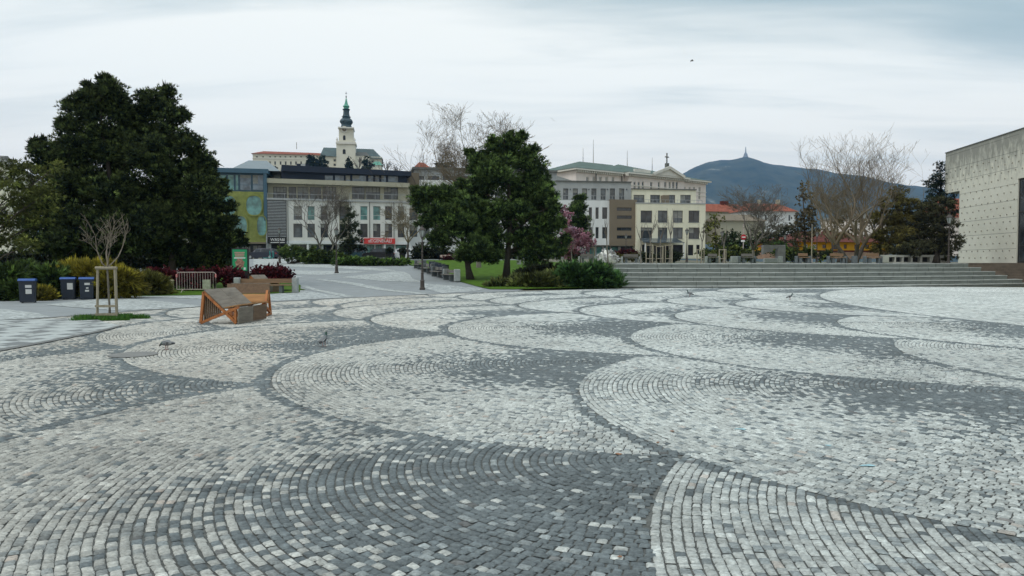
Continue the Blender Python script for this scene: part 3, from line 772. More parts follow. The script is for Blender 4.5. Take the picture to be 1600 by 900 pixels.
juniper('low golden juniper at the foot of the stone post between the bins', jl([(62, 461, 14, 10), (74, 463, 10, 7)], 31.3), JY, group=G1, sub=.22, ln=.18)
juniper('bright yellow juniper behind the two blue bins, with tall pointed sprays', jl([(115, 432, 24, 18), (140, 425, 22, 14), (160, 430, 24, 18), (110, 450, 18, 14)], 33.8), JY, group=G1, up=.7, ln=.32)
juniper('golden juniper behind the staked young tree', jl([(172, 444, 24, 22), (190, 436, 26, 14), (150, 452, 14, 14), (205, 446, 18, 16)], 33.2), JY, group=G1)
juniper('rounded olive green juniper with yellow tips right of the staked tree', jl([(212, 448, 28, 18), (238, 447, 24, 14), (225, 437, 20, 10), (250, 453, 16, 9)], 36.5), JO, group=G1)
# juniper mat in the middle
juniper('wide low olive juniper mat below the lawn pines, reaching the plaza edge', jl([(800, 443, 32, 9), (840, 441, 40, 11), (880, 438, 34, 13), (775, 447, 14, 5), (820, 448, 30, 6), (860, 448, 34, 6)], 46.2, .4), dict(base=(.035, .045, .014), tip=(.15, .17, .05)), sub=.34, ln=.3)
juniper('big fresh green juniper spilling down beside the stone steps', jl([(905, 432, 28, 16), (930, 425, 24, 13), (950, 437, 26, 13), (925, 443, 40, 9), (890, 423, 18, 12), (958, 444, 16, 7), (880, 440, 20, 10)], 46.0, .3), dict(base=(.022, .050, .018), tip=(.09, .19, .05)), sub=.34, ln=.3)
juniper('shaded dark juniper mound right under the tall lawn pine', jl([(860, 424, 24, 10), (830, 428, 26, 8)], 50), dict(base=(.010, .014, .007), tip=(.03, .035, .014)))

# ---- red barberries, hedges
RB = dict(base=(.045, .006, .010), tip=(.15, .018, .026)); G2 = 'dark red barberry bushes'
def shrub(label, items, Y, colr, cat='shrub', name='shrub', group=None, **kw):
    k = dict(sub=.28, needles=10, ln=.10, wd=.06, up=.3, spread=1.0, shell=.6); k.update(kw)
    return juniper(label, jl(items, Y, .2), colr, name=name, cat=cat, group=group, **k)
shrub('low dark red barberry left of the metal barrier', [(245, 430, 18, 11), (232, 434, 12, 9), (262, 436, 14, 9)], 41, RB, name='barberry_bush', group=G2)
shrub('long dark red barberry right behind the metal barrier', [(290, 432, 20, 11), (315, 432, 20, 11), (305, 440, 24, 10)], 41.3, RB, name='barberry_bush', group=G2)
shrub('small round dark red barberry at the right end of the barrier', [(336, 430, 9, 11)], 41.3, RB, name='barberry_bush', group=G2)
shrub('round clipped dark red barberry below the green poster', [(363, 430, 17, 13), (363, 440, 15, 9)], 41.5, RB, name='barberry_bush', group=G2)
shrub('wide clipped dark red barberry hedge behind the wooden bench', [(410, 428, 18, 11), (430, 425, 20, 10), (445, 430, 14, 10), (415, 436, 26, 7)], 42, RB, name='barberry_bush', group=G2, ln=.08)
HG = dict(base=(.022, .036, .010), tip=(.15, .175, .04))
shrub('tall clipped dark evergreen hedge left of the green poster', [(300, 405, 22, 17), (330, 402, 24, 16), (355, 404, 18, 16), (340, 390, 22, 9), (320, 420, 40, 10)], 46, HG, cat='hedge', name='hedge', sub=.4)
shrub('wild green ground bush at the left end of the central planting', [(450, 396, 16, 7), (475, 396, 22, 8), (505, 399, 26, 7), (530, 404, 20, 5), (490, 405, 26, 5)], 76, dict(base=(.03, .055, .014), tip=(.11, .15, .03)), cat='ground shrub', sub=.6, ln=.3, wd=.1)
shrub('low green bush strip with pale flowers in the central planting', [(560, 408, 24, 4), (590, 409, 26, 4), (620, 409, 20, 3.5), (535, 410, 20, 3.5)], 72, dict(base=(.03, .06, .012), tip=(.10, .17, .03)), cat='ground shrub', sub=.5, ln=.25, wd=.07)
shrub('added dark shrubbery below and behind the big left pines', [(x_, 408 + (x_ % 3) * 3, 30, 15) for x_ in range(-60, 300, 36)], 52, dict(base=(.010, .015, .007), tip=(.035, .045, .016)), sub=.6, ln=.25, wd=.09)  # added shrubs, leaves near black to darken the pale gaps between the trunks
# terrace hedges and bushes
shrub('long clipped yellow green hedge behind the benches on the terrace', [(1110, 398, 16, 9), (1130, 396, 18, 10), (1150, 396, 18, 10), (1172, 397, 14, 9)], 70, HG, cat='hedge', name='hedge', sub=.5, ln=.2, wd=.08)
shrub('clipped green hedge between the grey stone arch and the yellow house', [(1240, 399, 16, 9), (1262, 397, 14, 8), (1290, 399, 12, 8), (1225, 400, 10, 8)], 72, HG, cat='hedge', name='hedge', sub=.5, ln=.2, wd=.08)
shrub('dark green box bush beside the staked saplings on the terrace', [(1011, 402, 12, 8), (1035, 402, 14, 8), (1052, 400, 16, 8)], 68, dict(base=(.012, .02, .008), tip=(.06, .075, .03)), sub=.4)
shrub('mound of red shrubs before the brown facade', [(975, 395, 14, 4), (990, 395, 10, 4), (962, 397, 8, 3)], 84, RB, sub=.5)
shrub('yellow green ground shrubs under the red mound', [(960, 402, 14, 5), (985, 402, 16, 5), (1000, 400, 8, 4)], 80, dict(base=(.06, .06, .014), tip=(.17, .16, .03)), sub=.5)
shrub('small bright green bush under the pink tree', [(900, 398, 8, 6), (893, 403, 12, 5)], 72, dict(base=(.04, .07, .01), tip=(.16, .20, .02)), sub=.4)
# background thicket
shrub('dark green shrubbery behind the lawn, left of the two trunks', [(660, 395, 20, 12), (690, 398, 20, 10), (720, 400, 20, 9), (750, 402, 20, 8), (780, 400, 24, 9), (815, 400, 22, 9)], 88, dict(base=(.012, .018, .008), tip=(.045, .055, .02)), sub=.7, ln=.3, wd=.1)
for q_, nm_ in (((700, 404, 12, 4), 'red shrub behind the left pale bench at the back of the lawn'), ((730, 405, 14, 4), 'red shrub seen between the two left pine trunks'), ((760, 405, 12, 4), 'red shrub seen between the forked pine and the tall pine trunk')): shrub(nm_, [q_], 84, RB, sub=.5)

# ---- pink blossoming tree
b = at(897, 410, 66); b.z = hgt(b.x, b.y)
t = thing('blossoming_tree', 'pink blossoming cherry plum tree right of the tall lawn pine', 'tree', b)
lb = px_lobes(66, [(885, 345, 10, 14), (880, 332, 7, 8), (892, 365, 16, 14), (910, 372, 15, 12), (898, 385, 24, 13), (878, 380, 12, 12), (920, 380, 10, 10), (885, 395, 16, 8)])
limbs('trunk', b, at(897, 350, 66), lb, M_['bark'], t, .13)
crown('blossom', lb, M_['blossom'], t, sub=.3, tufts=.7, needles=7, ln=.13, wd=.10, base=(.34, .14, .19), tip=(.66, .40, .47), up=.4, fill=.75, shell=.3)
b = at(822, 405, 88); b.z = hgt(b.x, b.y)
t = thing('blossoming_tree', 'small pink blossoming tree glimpsed through the crown of the tall lawn pine', 'tree', b)
lb = px_lobes(88, [(812, 330, 9, 8), (820, 342, 10, 7), (806, 344, 8, 6)])
limbs('trunk', b, at(815, 338, 88), lb, M_['bark'], t, .1)
crown('blossom', lb, M_['blossom'], t, sub=.3, tufts=.6, needles=6, ln=.16, wd=.12, base=(.16, .055, .075), tip=(.50, .24, .31), fill=.6)

# ---- bare trees
def gb(px, Y, py=None):
    b = at(px, py or 411, Y); b.z = hgt(b.x, b.y); return b
def hpx(px, top, Y): return at(px, top, Y).z - gb(px, Y).z
bare_tree('bare_tree', 'bare two stemmed tree before the louvred facade and cream offices', 'bare tree', gb(510, 84), hpx(510, 288, 84), M_['greybark'], M_['twig'], 11, .20, .12, 7, 3, .38, .14, .78, minr=.010, stems=2, width=.8, dens=.45, rmax=4.6)
bare_tree('bare_tree', 'bare brown twigged tree before the red sign', 'bare tree', gb(637, 86), hpx(637, 312, 86), M_['bark'], M_['twig_gold'], 5, .28, .13, 7, 3, .7, .03, .74, minr=.013, dens=.6)
bare_tree('bare_tree', 'tall pale bare tree rising behind the rounded lawn pine', 'bare tree', gb(748, 68), hpx(740, 178, 68), M_['greybark'], M_['twig_light'], 21, .38, .20, 8, 3, .50, .10, .76, minr=.009, width=1.0, rmax=6.5, dens=.8)
bare_tree('bare_tree', 'wide rust brown bare tree behind the low spreading pine', 'bare tree', gb(692, 90), hpx(692, 262, 90), M_['bark'], M_['twig_gold'], 8, .30, .15, 7, 3, .70, .05, .76, minr=.014, dens=.6)
bare_tree('bare_tree', 'dark bare tree with a rounded crown behind the terrace hedge', 'bare tree', gb(1178, 62), hpx(1178, 290, 62), M_['greybark'], M_['twig'], 31, .17, .15, 8, 3, .60, .09, .76, minr=.008, rmax=3.6, dens=.8)
bare_tree('bare_tree', 'largest bare tree with several tall stems before the yellow house', 'bare tree', gb(1333, 62), hpx(1333, 212, 62), M_['bark'], M_['twig_light'], 44, .15, .20, 7, 3, .40, .13, .80, minr=.007, stems=3, width=.9, rmax=5.4, dens=.42)
bare_tree('bare_tree', 'bare tree with upright limbs right of the largest bare tree', 'bare tree', gb(1376, 64), hpx(1390, 228, 64), M_['bark'], M_['twig_light'], 47, .18, .15, 7, 3, .40, .13, .80, minr=.007, stems=2, lean=(.1, 0), width=.9, rmax=4.2, dens=.3)
bare_tree('bare_tree', 'slim bare tree left of the largest bare tree', 'bare tree', gb(1300, 72), hpx(1300, 285, 72), M_['bark'], M_['twig_gold'], 49, .25, .12, 7, 3, .5, .1, .76, minr=.012)
bare_tree('bare_tree', 'distant grey bare tree on the ridge of roofs left of the lawn pine', 'bare tree', gb(648, 130), hpx(648, 238, 130), M_['bark'], M_['twig'], 51, .3, .2, 5, 3, .6, .05, .74, minr=.016)
# greening trees behind the terrace
def leafy(label, Y, basepx, L_, base, tip, **kw):
    lb = px_lobes(Y, L_); b = gb(basepx, Y); t = thing('leafy_tree', label, 'tree', b, 0)
    limbs('trunk', b, Vector(lb[0][:3]), lb, M_['bark'], t, .16)
    k = dict(sub=.6, tufts=.8, needles=6, ln=.22, wd=.13, base=base, tip=tip, up=.2, spread=1.2, shell=.2, fill=.5); k.update(kw)
    crown('crown', lb, M_['leaf'], t, **k); return t
leafy('young tree with yellow green spring leaves beside the cream building', 92, 1118, [(1118, 345, 14, 12), (1112, 362, 14, 12), (1120, 378, 16, 12)], (.05, .06, .012), (.19, .20, .03), fill=.35)
leafy('dark green tree behind the round grey bare tree', 96, 1150, [(1140, 372, 22, 14), (1165, 378, 20, 12), (1150, 385, 30, 10), (1130, 385, 16, 12)], (.018, .032, .01), (.05, .08, .022))
leafy('brown green thicket tree left of the yellow house', 100, 1215, [(1210, 365, 24, 14), (1235, 360, 20, 14), (1200, 380, 22, 12), (1230, 382, 20, 10), (1190, 368, 16, 12)], (.035, .038, .02), (.09, .10, .045))
leafy('bright green shrub tree left of the yellow house porch', 94, 1215, [(1212, 386, 14, 9), (1226, 388, 14, 8), (1200, 390, 10, 7)], (.025, .06, .012), (.08, .17, .03))
leafy('brownish conifer with drooping twigs behind the slim bare tree', 90, 1258, [(1255, 292, 7, 9), (1257, 310, 13, 12), (1262, 330, 18, 13), (1255, 345, 22, 12), (1268, 360, 22, 14), (1252, 372, 18, 12)], (.06, .05, .025), (.14, .11, .05), fill=.45)
leafy('golden brown shrubby tree in front of the yellow house roof', 84, 1310, [(1310, 352, 22, 12), (1300, 368, 20, 10), (1325, 362, 18, 12), (1345, 350, 18, 14)], (.06, .048, .02), (.15, .115, .04), fill=.28)
CB = dict(sub=.42, needles=9, ln=.2, wd=.035, up=-.05, spread=.8, droop=.2, flat=.6)
def conifer(label, Y, basepx, L_, base, tip, cat='cedar tree', name='cedar_tree', **kw):
    lb = px_lobes(Y, L_); b = gb(basepx, Y); t = thing(name, label, cat, b, 0)
    limbs('trunk', b, Vector(max(lb, key=lambda q: q[2])[:3]), lb, M_['bark'], t, .26)
    k = dict(CB); k.update(base=base, tip=tip); k.update(kw); crown('crown', lb, M_['needle'], t, **k); return t
conifer('golden green cedar right of the bare trees, nearest the niche wall', 62, 1410, [(1405, 300, 14, 9), (1395, 318, 22, 11), (1420, 320, 20, 10), (1385, 340, 26, 12), (1415, 345, 34, 13), (1440, 335, 22, 10), (1395, 365, 34, 12), (1430, 370, 32, 13), (1400, 385, 38, 12), (1445, 388, 26, 10)], (.055, .052, .018), (.21, .18, .055))
conifer('shadowy dark cedar with low branches behind the niche wall', 60, 1462, [(1450, 330, 20, 12), (1470, 320, 18, 12), (1455, 350, 26, 13), (1475, 350, 20, 14), (1450, 375, 32, 14), (1480, 378, 20, 16), (1430, 388, 30, 10), (1470, 395, 26, 10)], (.020, .022, .013), (.085, .085, .04))
conifer('dark blue green spruce with a pointed top beside the concrete wall', 74, 1470, [(1470, 262, 6, 9), (1466, 278, 10, 9), (1474, 290, 12, 9), (1460, 300, 12, 9), (1476, 308, 14, 10), (1462, 320, 18, 10), (1452, 288, 6, 6), (1480, 330, 14, 12)], (.010, .018, .012), (.032, .05, .035), cat='spruce tree', name='spruce_tree', droop=.1)
# ------------------------------------------------------------------ buildings
M_['white_plaster'] = mat('white_plaster', (.60, .60, .56), .9, .10, .7, c2=(.68, .68, .64), stretch=(1, 1, .25))
M_['cream_plaster'] = mat('cream_plaster', (.69, .67, .53), .9, .09, .7, stretch=(1, 1, .3))
M_['beige_plaster'] = mat('beige_plaster', (.36, .345, .265), .9, .08, .6)
M_['grey_plaster'] = mat('grey_plaster', (.33, .345, .345), .9, .12, .7, stretch=(1, 1, .25))
M_['light_plaster'] = mat('light_plaster', (.64, .66, .66), .9, .09, .7, stretch=(1, 1, .25))
M_['brown_plaster'] = mat('brown_plaster', (.17, .14, .10), .9, .07, .6)
M_['green_plaster'] = mat('green_plaster', (.17, .20, .050), .85, .25, 1.2, c2=(.25, .28, .075))
M_['pink_plaster'] = mat('pink_stucco', (.70, .63, .585), .9, .09, .6, stretch=(1, 1, .3))
M_['stucco_trim'] = mat('stucco_trim', (.62, .60, .54), .9, .08, 1.0)
M_['old_white'] = mat('castle_plaster', (.62, .60, .51), .9, .08, .2)
M_['red_roof'] = mat('red_tiles', (.23, .070, .045), .95, .3, 1.2, c2=(.32, .115, .075), bump=.3, spec=.15)
M_['dull_red_roof'] = mat('weathered_red_tiles', (.085, .026, .020), .95, .3, 1.5, c2=(.14, .045, .034), spec=.15)
M_['copper'] = mat('green_copper', (.075, .115, .10), .9, .2, .5)
M_['bright_copper'] = mat('bright_patina', (.09, .30, .22), .6, .2, .8)
M_['dark_copper'] = mat('dark_copper', (.02, .045, .055), .45, .3, .6)
M_['church_roof'] = mat('church_slate', (.035, .07, .07), .6, .3, .3)
M_['navy'] = mat('navy_cladding', (.010, .018, .036), .8, .12, .5)
M_['blue_steel'] = mat('blue_steel', (.03, .085, .13), .4, .15, 1)
M_['slate'] = mat('slate_roof', (.11, .115, .105), .8, .25, 2.5)
M_['dkframe'] = mat('dark_frame', (.02, .022, .026), .4, .1, 4)
M_['ltframe'] = mat('pale_frame', (.42, .44, .44), .5, .1, 4)
M_['steel'] = mat('brushed_steel', (.33, .35, .36), .4, .15, 5, metal=.6)
M_['rail'] = mat('rail_metal', (.28, .30, .31), .5, .1, 5)
M_['darkin'] = mat('dark_recess', (.016, .017, .018), .8, .3, 1)
M_['yellow'] = mat('yellow_plaster', (.62, .31, .008), .85, .08, .8)
M_['concrete'] = mat('board_concrete', (.60, .59, .495), .9, .06, .35, c2=(.66, .65, .56), bump=.25, bscale=14)
M_['black'] = mat('black_paint', (.012, .012, .013), .5, .2, 5)
M_['red_sign'] = mat('red_sign_panel', (.55, .035, .03), .5, .05, 2)
M_['white'] = mat('white_paint', (.75, .75, .74), .6, .04, 4)
M_['glass_dark'] = glassmat('dark_glass', (.03, .036, .042), .07)
M_['glass_blue'] = glassmat('blue_glass', (.12, .16, .20), .08)
M_['glass_teal'] = glassmat('teal_glass', (.10, .24, .23), .12)
M_['glass_grey'] = glassmat('grey_glass', (.075, .09, .10), .08)
class Fac:
    def __init__(s, name, label, cat, xl, Yl, xr, Yr, zb=None, group=None):
        a = at(xl, 409, Yl); b = at(xr, 409, Yr); s.P = Vector((a.x, a.y, 0)); e = Vector((b.x - a.x, b.y - a.y, 0)); s.W = e.length; s.e = e.normalized()
        s.n = Vector((-s.e.y, s.e.x, 0)); s.rz = math.atan2(s.e.y, s.e.x); s.zb = zb if zb is not None else 1.0
        s.o = thing(name, label, cat, (s.P.x, s.P.y, 0), s.rz, group)
    def l(s, px, py, dy=0):
        d = ray(px, py); o = Vector((0, 0, H)); q = s.P + s.n * dy
        t = (q - o).dot(s.n) / d.dot(s.n); p = o + d * t; return (p - s.P).dot(s.e), p.z
    def r(s, x0, y0, x1, y1, dy=0):
        """pixel box -> (s0,s1,z0,z1)"""
        xm, ym = (x0 + x1) / 2, (y0 + y1) / 2
        return s.l(x0, ym, dy)[0], s.l(x1, ym, dy)[0], s.l(xm, y1, dy)[1], s.l(xm, y0, dy)[1]
def wall(fc, name, box, m, y=0, t=8.0, holes=(), rev=.28, parent=None, rm=None):
    s0, s1, z0, z1 = box; H_ = [(max(s0, a), min(s1, b), max(z0, c), min(z1, d)) for a, b, c, d in holes if b > s0 and a < s1 and d > z0 and c < z1]
    mb = MB()
    xs = sorted(set([s0, s1] + [h[0] for h in H_] + [h[1] for h in H_])); zs = sorted(set([z0, z1] + [h[2] for h in H_] + [h[3] for h in H_]))
    for i in range(len(xs) - 1):
        for j in range(len(zs) - 1):
            cx = (xs[i] + xs[i + 1]) / 2; cz = (zs[j] + zs[j + 1]) / 2
            if any(a < cx < b and c < cz < d for a, b, c, d in H_): continue
            mb.add([(xs[i], y, zs[j]), (xs[i + 1], y, zs[j]), (xs[i + 1], y, zs[j + 1]), (xs[i], y, zs[j + 1])], [(0, 1, 2, 3)])
    for a, b, c, d in H_:
        v = [(a, y, c), (b, y, c), (b, y, d), (a, y, d), (a, y + rev, c), (b, y + rev, c), (b, y + rev, d), (a, y + rev, d)]
        mb.add(v, [(0, 1, 5, 4), (1, 2, 6, 5), (2, 3, 7, 6), (3, 0, 4, 7), (4, 5, 6, 7)])
    mb.add([(s0, y, z0), (s1, y, z0), (s1, y, z1), (s0, y, z1), (s0, y + t, z0), (s1, y + t, z0), (s1, y + t, z1), (s0, y + t, z1)], [(1, 5, 6, 2), (4, 0, 3, 7), (3, 2, 6, 7), (5, 4, 7, 6)])
    return mb.build(name, m, parent or fc.o)
WR = random.Random(12)
M_['blind'] = mat('window_blind', (.24, .24, .22), .8, .2, 3)
def window(fc, box, y=0, rev=.2, fm='dkframe', gm='glass_dark', vb=1, hb=(), fw=.07, name='window', parent=None, sill=None):
    a, b, c, d = box; mb = MB(); y0 = y + rev - .08; y1 = y + rev - .01
    mb.box(a, b, y0, y1, c, c + fw); mb.box(a, b, y0, y1, d - fw, d); mb.box(a, a + fw, y0, y1, c + fw, d - fw); mb.box(b - fw, b, y0, y1, c + fw, d - fw)
    for i in range(1, vb):
        x = a + (b - a) * i / vb; mb.box(x - fw * .45, x + fw * .45, y0 + .003, y1 - .003, c + fw, d - fw)
    for h in hb:
        z = c + (d - c) * h; mb.box(a + fw, b - fw, y0 + .006, y1 - .006, z - fw * .45, z + fw * .45)
    if gm == 'glass_dark' and WR.random() < .25: gm = 'glass_grey'
    w_ = mb.build(name, M_[fm], parent or fc.o)
    if name == 'window' and WR.random() < .38 and b - a > .7:
        hb_ = (d - c) * WR.uniform(.2, .65); MB().box(a + fw, b - fw if WR.random() < .6 else (a + b) / 2, y0 + .012, y0 + .024, d - hb_, d - fw * .9).build('blind', M_['blind'], w_)
    MB().box(a + fw * .5, b - fw * .5, y0 + .025, y0 + .045, c + fw * .5, d - fw * .5).build('pane', M_[gm], w_)
    if sill: MB().box(a - .08, b + .08, y - .06, y + rev - .09, c - .06, c - .003).build('sill', M_[sill], w_)
    return w_
def part(fc, name, m, box, y0, y1, parent=None):
    a, b, c, d = box; return MB().box(a, b, y0, y1, c, d).build(name, M_[m] if isinstance(m, str) else m, parent or fc.o)
def railing(fc, s0, s1, z0, z1, y, m='rail', n=None, parent=None):
    mb = MB(); n = n or max(2, int((s1 - s0) / 1.2))
    mb.box(s0, s1, y - .03, y + .03, z1 - .06, z1); mb.box(s0, s1, y - .02, y + .02, z0 + .08, z0 + .12)
    for i in range(n + 1):
        x = s0 + (s1 - s0) * i / n; mb.box(x - .025, x + .025, y - .025, y + .025, z0, z1 - .06)
    return mb.build('railing', M_[m], parent or fc.o)
def hip(s0, s1, y0, y1, z0, z1, inset=None, ov=.4, insl=None, insr=None):
    s0 -= ov; s1 += ov; y0 -= ov; y1 += ov; ym = (y0 + y1) / 2; i = inset if inset is not None else (y1 - y0) / 2
    il = insl if insl is not None else i; ir = insr if insr is not None else i
    v = [(s0, y0, z0), (s1, y0, z0), (s1, y1, z0), (s0, y1, z0), (s0 + il, ym, z1), (s1 - ir, ym, z1)]
    return MB().add(v, [(0, 1, 5, 4), (1, 2, 5), (2, 3, 4, 5), (3, 0, 4), (0, 3, 2, 1)])

# -- green office building with rounded windows
f = Fac('office_building', 'lime green building with rounded windows and a blue glass top storey behind the left pines', 'building', 325, 112, 417, 114)
wb = f.r(325, 299, 417, 380)
wall(f, 'wall', wb, M_['green_plaster'], 0, 14)
for px, py, rx, ry in [(397, 321, 12.5, 15.5), (374, 353, 12.5, 16), (411, 353, 9.5, 15.5), (357, 321, 12.5, 15.5), (337, 353, 12, 16)]:
    a, b, c, d = f.r(px - rx, py - ry, px + rx, py + ry); b = min(b, wb[1] - .05); cx, cz = (a + b) / 2, (c + d) / 2
    def ov(k, q=2.6, n=28): return [(cx + (b - a) / 2 * k * abs(math.cos(t)) ** (2 / q) * (1 if math.cos(t) > 0 else -1), cz + (d - c) / 2 * k * abs(math.sin(t)) ** (2 / q) * (1 if math.sin(t) > 0 else -1)) for t in [2 * math.pi * i / n for i in range(n)]]
    mb = MB(); o1, o2 = ov(1.10), ov(.97); n = len(o1)
    for i in range(n):
        j = (i + 1) % n; q = [(*o1[i],), (*o1[j],), (*o2[j],), (*o2[i],)]
        mb.add([(u, -.22, v) for u, v in q] + [(u, .0, v) for u, v in q], [(0, 1, 2, 3), (0, 4, 5, 1), (3, 2, 6, 7)])
    fr = mb.build('window', M_['green_plaster'], f.o)
    pm = MB().prism(ov(.98), -.06, -.02, lambda u, v, t: (u, t, v)); pm.build('pane', M_['glass_teal'], fr)
    mm = MB(); mm.box(cx - .05, cx + .05, -.12, -.062, c + .2, d - .2); mm.box(a + .1, b - .1, -.13, -.065, cz - (d - c) * .27, cz - (d - c) * .27 + .12); mm.build('mullion', M_['glass_teal'], fr)
gb_ = f.r(325, 264, 417, 299); part(f, 'glass_storey', 'blue_steel', gb_, .8, 13)
for x0, x1 in [(340, 353), (354.5, 365), (366.5, 372), (373.5, 392), (393.5, 411)]: window(f, f.r(x0, 272, x1, 297), .5, .3, 'blue_steel', 'glass_blue' if x0 > 370 else 'glass_teal', 1, (.35,))
part(f, 'cornice', 'blue_steel', f.r(322, 263, 419, 270), -.2, 13.3)
part(f, 'corner_pillar', 'blue_steel', f.r(412, 270, 417.2, 345), -.12, .3)
b_ = f.r(352, 250, 437, 263); hip(b_[0] + .6, b_[1] - .5, 3, 12, b_[2], b_[3] + .9, 2.4).build('roof', mat('zinc_roof', (.16, .20, .22), .5, .1, 1), f.o)
gfl = f.r(325, 381, 417, 402); wall(f, 'ground_floor', gfl, M_['black'], .6, 13, [f.r(x, 383, x + 15, 401) for x in (340, 358, 376, 394)], .3)
for x in (340, 358, 376, 394): window(f, f.r(x, 383, x + 15, 401), .6, .25, 'dkframe', 'glass_dark', 2)
part(f, 'awning', 'brown_plaster', f.r(384, 378.5, 416, 381), -.9, .0)

# -- long cream and navy office block
f = Fac('office_building', 'long office block with navy top storey, beige attic, cream walls and a louvred bay', 'building', 417, 114, 640, 121)
GT = [(458.5, 472.5), (480.5, 492), (501, 512.5), (563, 574.5), (583, 594.5), (601.5, 613), (621.5, 632)]
def rows(x0, x1): return [f.r(x0, 322, x1, 344), f.r(x0, 349.5, x1, 371)]
hl = [h for x in GT for h in rows(*x)]
wall(f, 'wall', f.r(448, 313, 530, 381), M_['white_plaster'], 0, 14, hl)
wall(f, 'wall', f.r(546, 313, 640, 381), M_['white_plaster'], 0, 14, hl)
dkw = [(531.5, 541)]
wall(f, 'recessed_wall', f.r(530, 313, 546, 381), M_['beige_plaster'], .5, 13, [h for x in dkw for h in rows(*x)])
for x in GT:
    for i, h in enumerate(rows(*x)): window(f, h, 0, .26, 'ltframe' if i == 0 else 'dkframe', 'glass_teal' if (i == 0 and x[0] in (480.5, 563, 583)) else 'glass_dark', 1, (.33,))
for x in dkw:
    for h in rows(*x): window(f, h, .5, .26, 'dkframe', 'glass_dark', 1, (.33,))
lv = f.r(417, 313, 448, 371); wall(f, 'louvre_bay', lv, M_['darkin'], .1, 12)
mb = MB(); z = lv[2] + .1
while z < lv[3]: mb.box(lv[0] + .1, lv[1] - .1, -.12, .02, z, z + .11); z += .235
mb.build('louvre_slats', M_['steel'], f.o)
part(f, 'corner_pillar', 'grey_plaster', f.r(415.5, 313, 417.6, 400), -.05, .4)
at1 = f.r(417, 283, 640, 313); WS = [f.r(a, 292, b, 311.5, 1.5) for a, b in [(427, 448), (451, 463), (465, 482), (484, 502), (504, 525), (550, 570), (571, 594), (600, 622)]]
wall(f, 'attic_wall', f.r(417, 283, 640, 313, 1.5), M_['beige_plaster'], 1.5, 12, WS)
for h in WS: window(f, h, 1.5, .25, 'dkframe', 'glass_grey', 4 if h[1] - h[0] > 1.8 else 2)
part(f, 'attic_roof_edge', 'beige_plaster', f.r(417, 282, 640, 289), .1, 1.5)
part(f, 'terrace_slab', 'grey_plaster', f.r(417, 312, 640, 314.5), -.25, 1.5)
q = f.r(418, 303.5, 535, 313); railing(f, q[0], q[1], q[2], q[3], -.15); q = f.r(546, 303.5, 638, 313); railing(f, q[0], q[1], q[2], q[3], -.15)
tp = f.r(440, 263, 636, 284, 2); NV = [f.r(a, 273.5, b, 285, 2) for a, b in [(507, 521), (523, 538), (539.5, 548), (550, 573), (575, 584), (586, 593.5), (595.5, 604), (606, 623)]]
def skew_top(fc, name, box, m, y0, y1, dz):   # slab whose top falls slightly
    a, b, c, d = box; MB().add([(a, y0, c), (b, y0, c), (b, y1, c), (a, y1, c), (a, y0, d), (b, y0, d - dz), (b, y1, d - dz), (a, y1, d)], [(0, 3, 2, 1), (4, 5, 6, 7), (0, 1, 5, 4), (1, 2, 6, 5), (2, 3, 7, 6), (3, 0, 4, 7)]).build(name, M_[m], fc.o)
wall(f, 'top_storey', (tp[0], tp[1], tp[2], tp[3] - .9), M_['navy'], 2, 10, NV)
skew_top(f, 'roof_slab', (tp[0], tp[1] + .6, tp[3] - .92, tp[3] + .1), 'navy', 1.3, 12.2, .25)
for h in NV: window(f, h, 2, .22, 'navy', 'glass_blue', 1)
part(f, 'roof_vent', 'navy', f.r(464, 256, 483, 263, 5), 5, 6.2); part(f, 'vent_panel', 'ltframe', f.r(470, 256.5, 477, 262.5, 5), 4.9, 5.0)
for px_ in (449.5, 547.5, 577, 615): part(f, 'drainpipe', 'slate', f.r(px_, 314, px_ + .9, 381), -.09, -.01)
# shops
gz = f.r(417, 381, 640, 403); GH = [f.r(a, 382.5, b, 402) for a, b in [(458, 484), (487, 503), (506, 528), (531, 545), (552, 572), (574, 586), (588, 598), (602, 617), (620, 637)]]
wall(f, 'shop_wall', gz, M_['light_plaster'], .9, 12, GH, .3)
for i, h in enumerate(GH): window(f, h, .9, .25, 'dkframe', 'glass_teal' if i > 3 else 'glass_dark', 2, (), name='shop_window')
for px in (452, 481, 549, 601, 641): part(f, 'pillar', 'light_plaster', f.r(px - 1.6, 381, px + 1.6, 403), -.0, .5)
part(f, 'fascia_band', 'light_plaster', f.r(448, 377, 640, 381.5), -.06, .9)
b_ = f.r(419.5, 371, 448, 381); sg = part(f, 'shop_sign', 'black', b_, -.25, .1)
text_mesh('lettering', 'WASABI', 1.0, M_['white'], sg, Matrix.Translation(((b_[0] + b_[1]) / 2, -.28, b_[2] + .62)) @ Matrix.Rotation(R(90), 4, 'X') @ Matrix.Scale(.62, 4), .02, (b_[1] - b_[0]) * .78 / .62)
part(f, 'sign_underline', 'white', (b_[0] + .3, b_[1] - .3, b_[2] + .16, b_[2] + .24), -.28, -.25, sg)
b_ = f.r(568.5, 372.5, 617, 381); sg = part(f, 'shop_sign', 'red_sign', b_, -.25, .0)
text_mesh('lettering', 'GENERALI', 1.0, M_['white'], sg, Matrix.Translation(((b_[0] + b_[1]) / 2 + .45, -.28, (b_[2] + b_[3]) / 2)) @ Matrix.Rotation(R(90), 4, 'X') @ Matrix.Scale(.75, 4), .02, (b_[1] - b_[0]) * .58 / .75)
mb = MB(); cx = b_[0] + 1.05; cz = (b_[2] + b_[3]) / 2
mb.box(cx - .38, cx + .38, -.28, -.25, cz - .2, cz - .12); mb.box(cx - .38, cx + .1, -.28, -.25, cz - .02, cz + .06); mb.box(cx - .1, cx + .38, -.28, -.25, cz + .14, cz + .22); mb.build('emblem', M_['white'], sg)
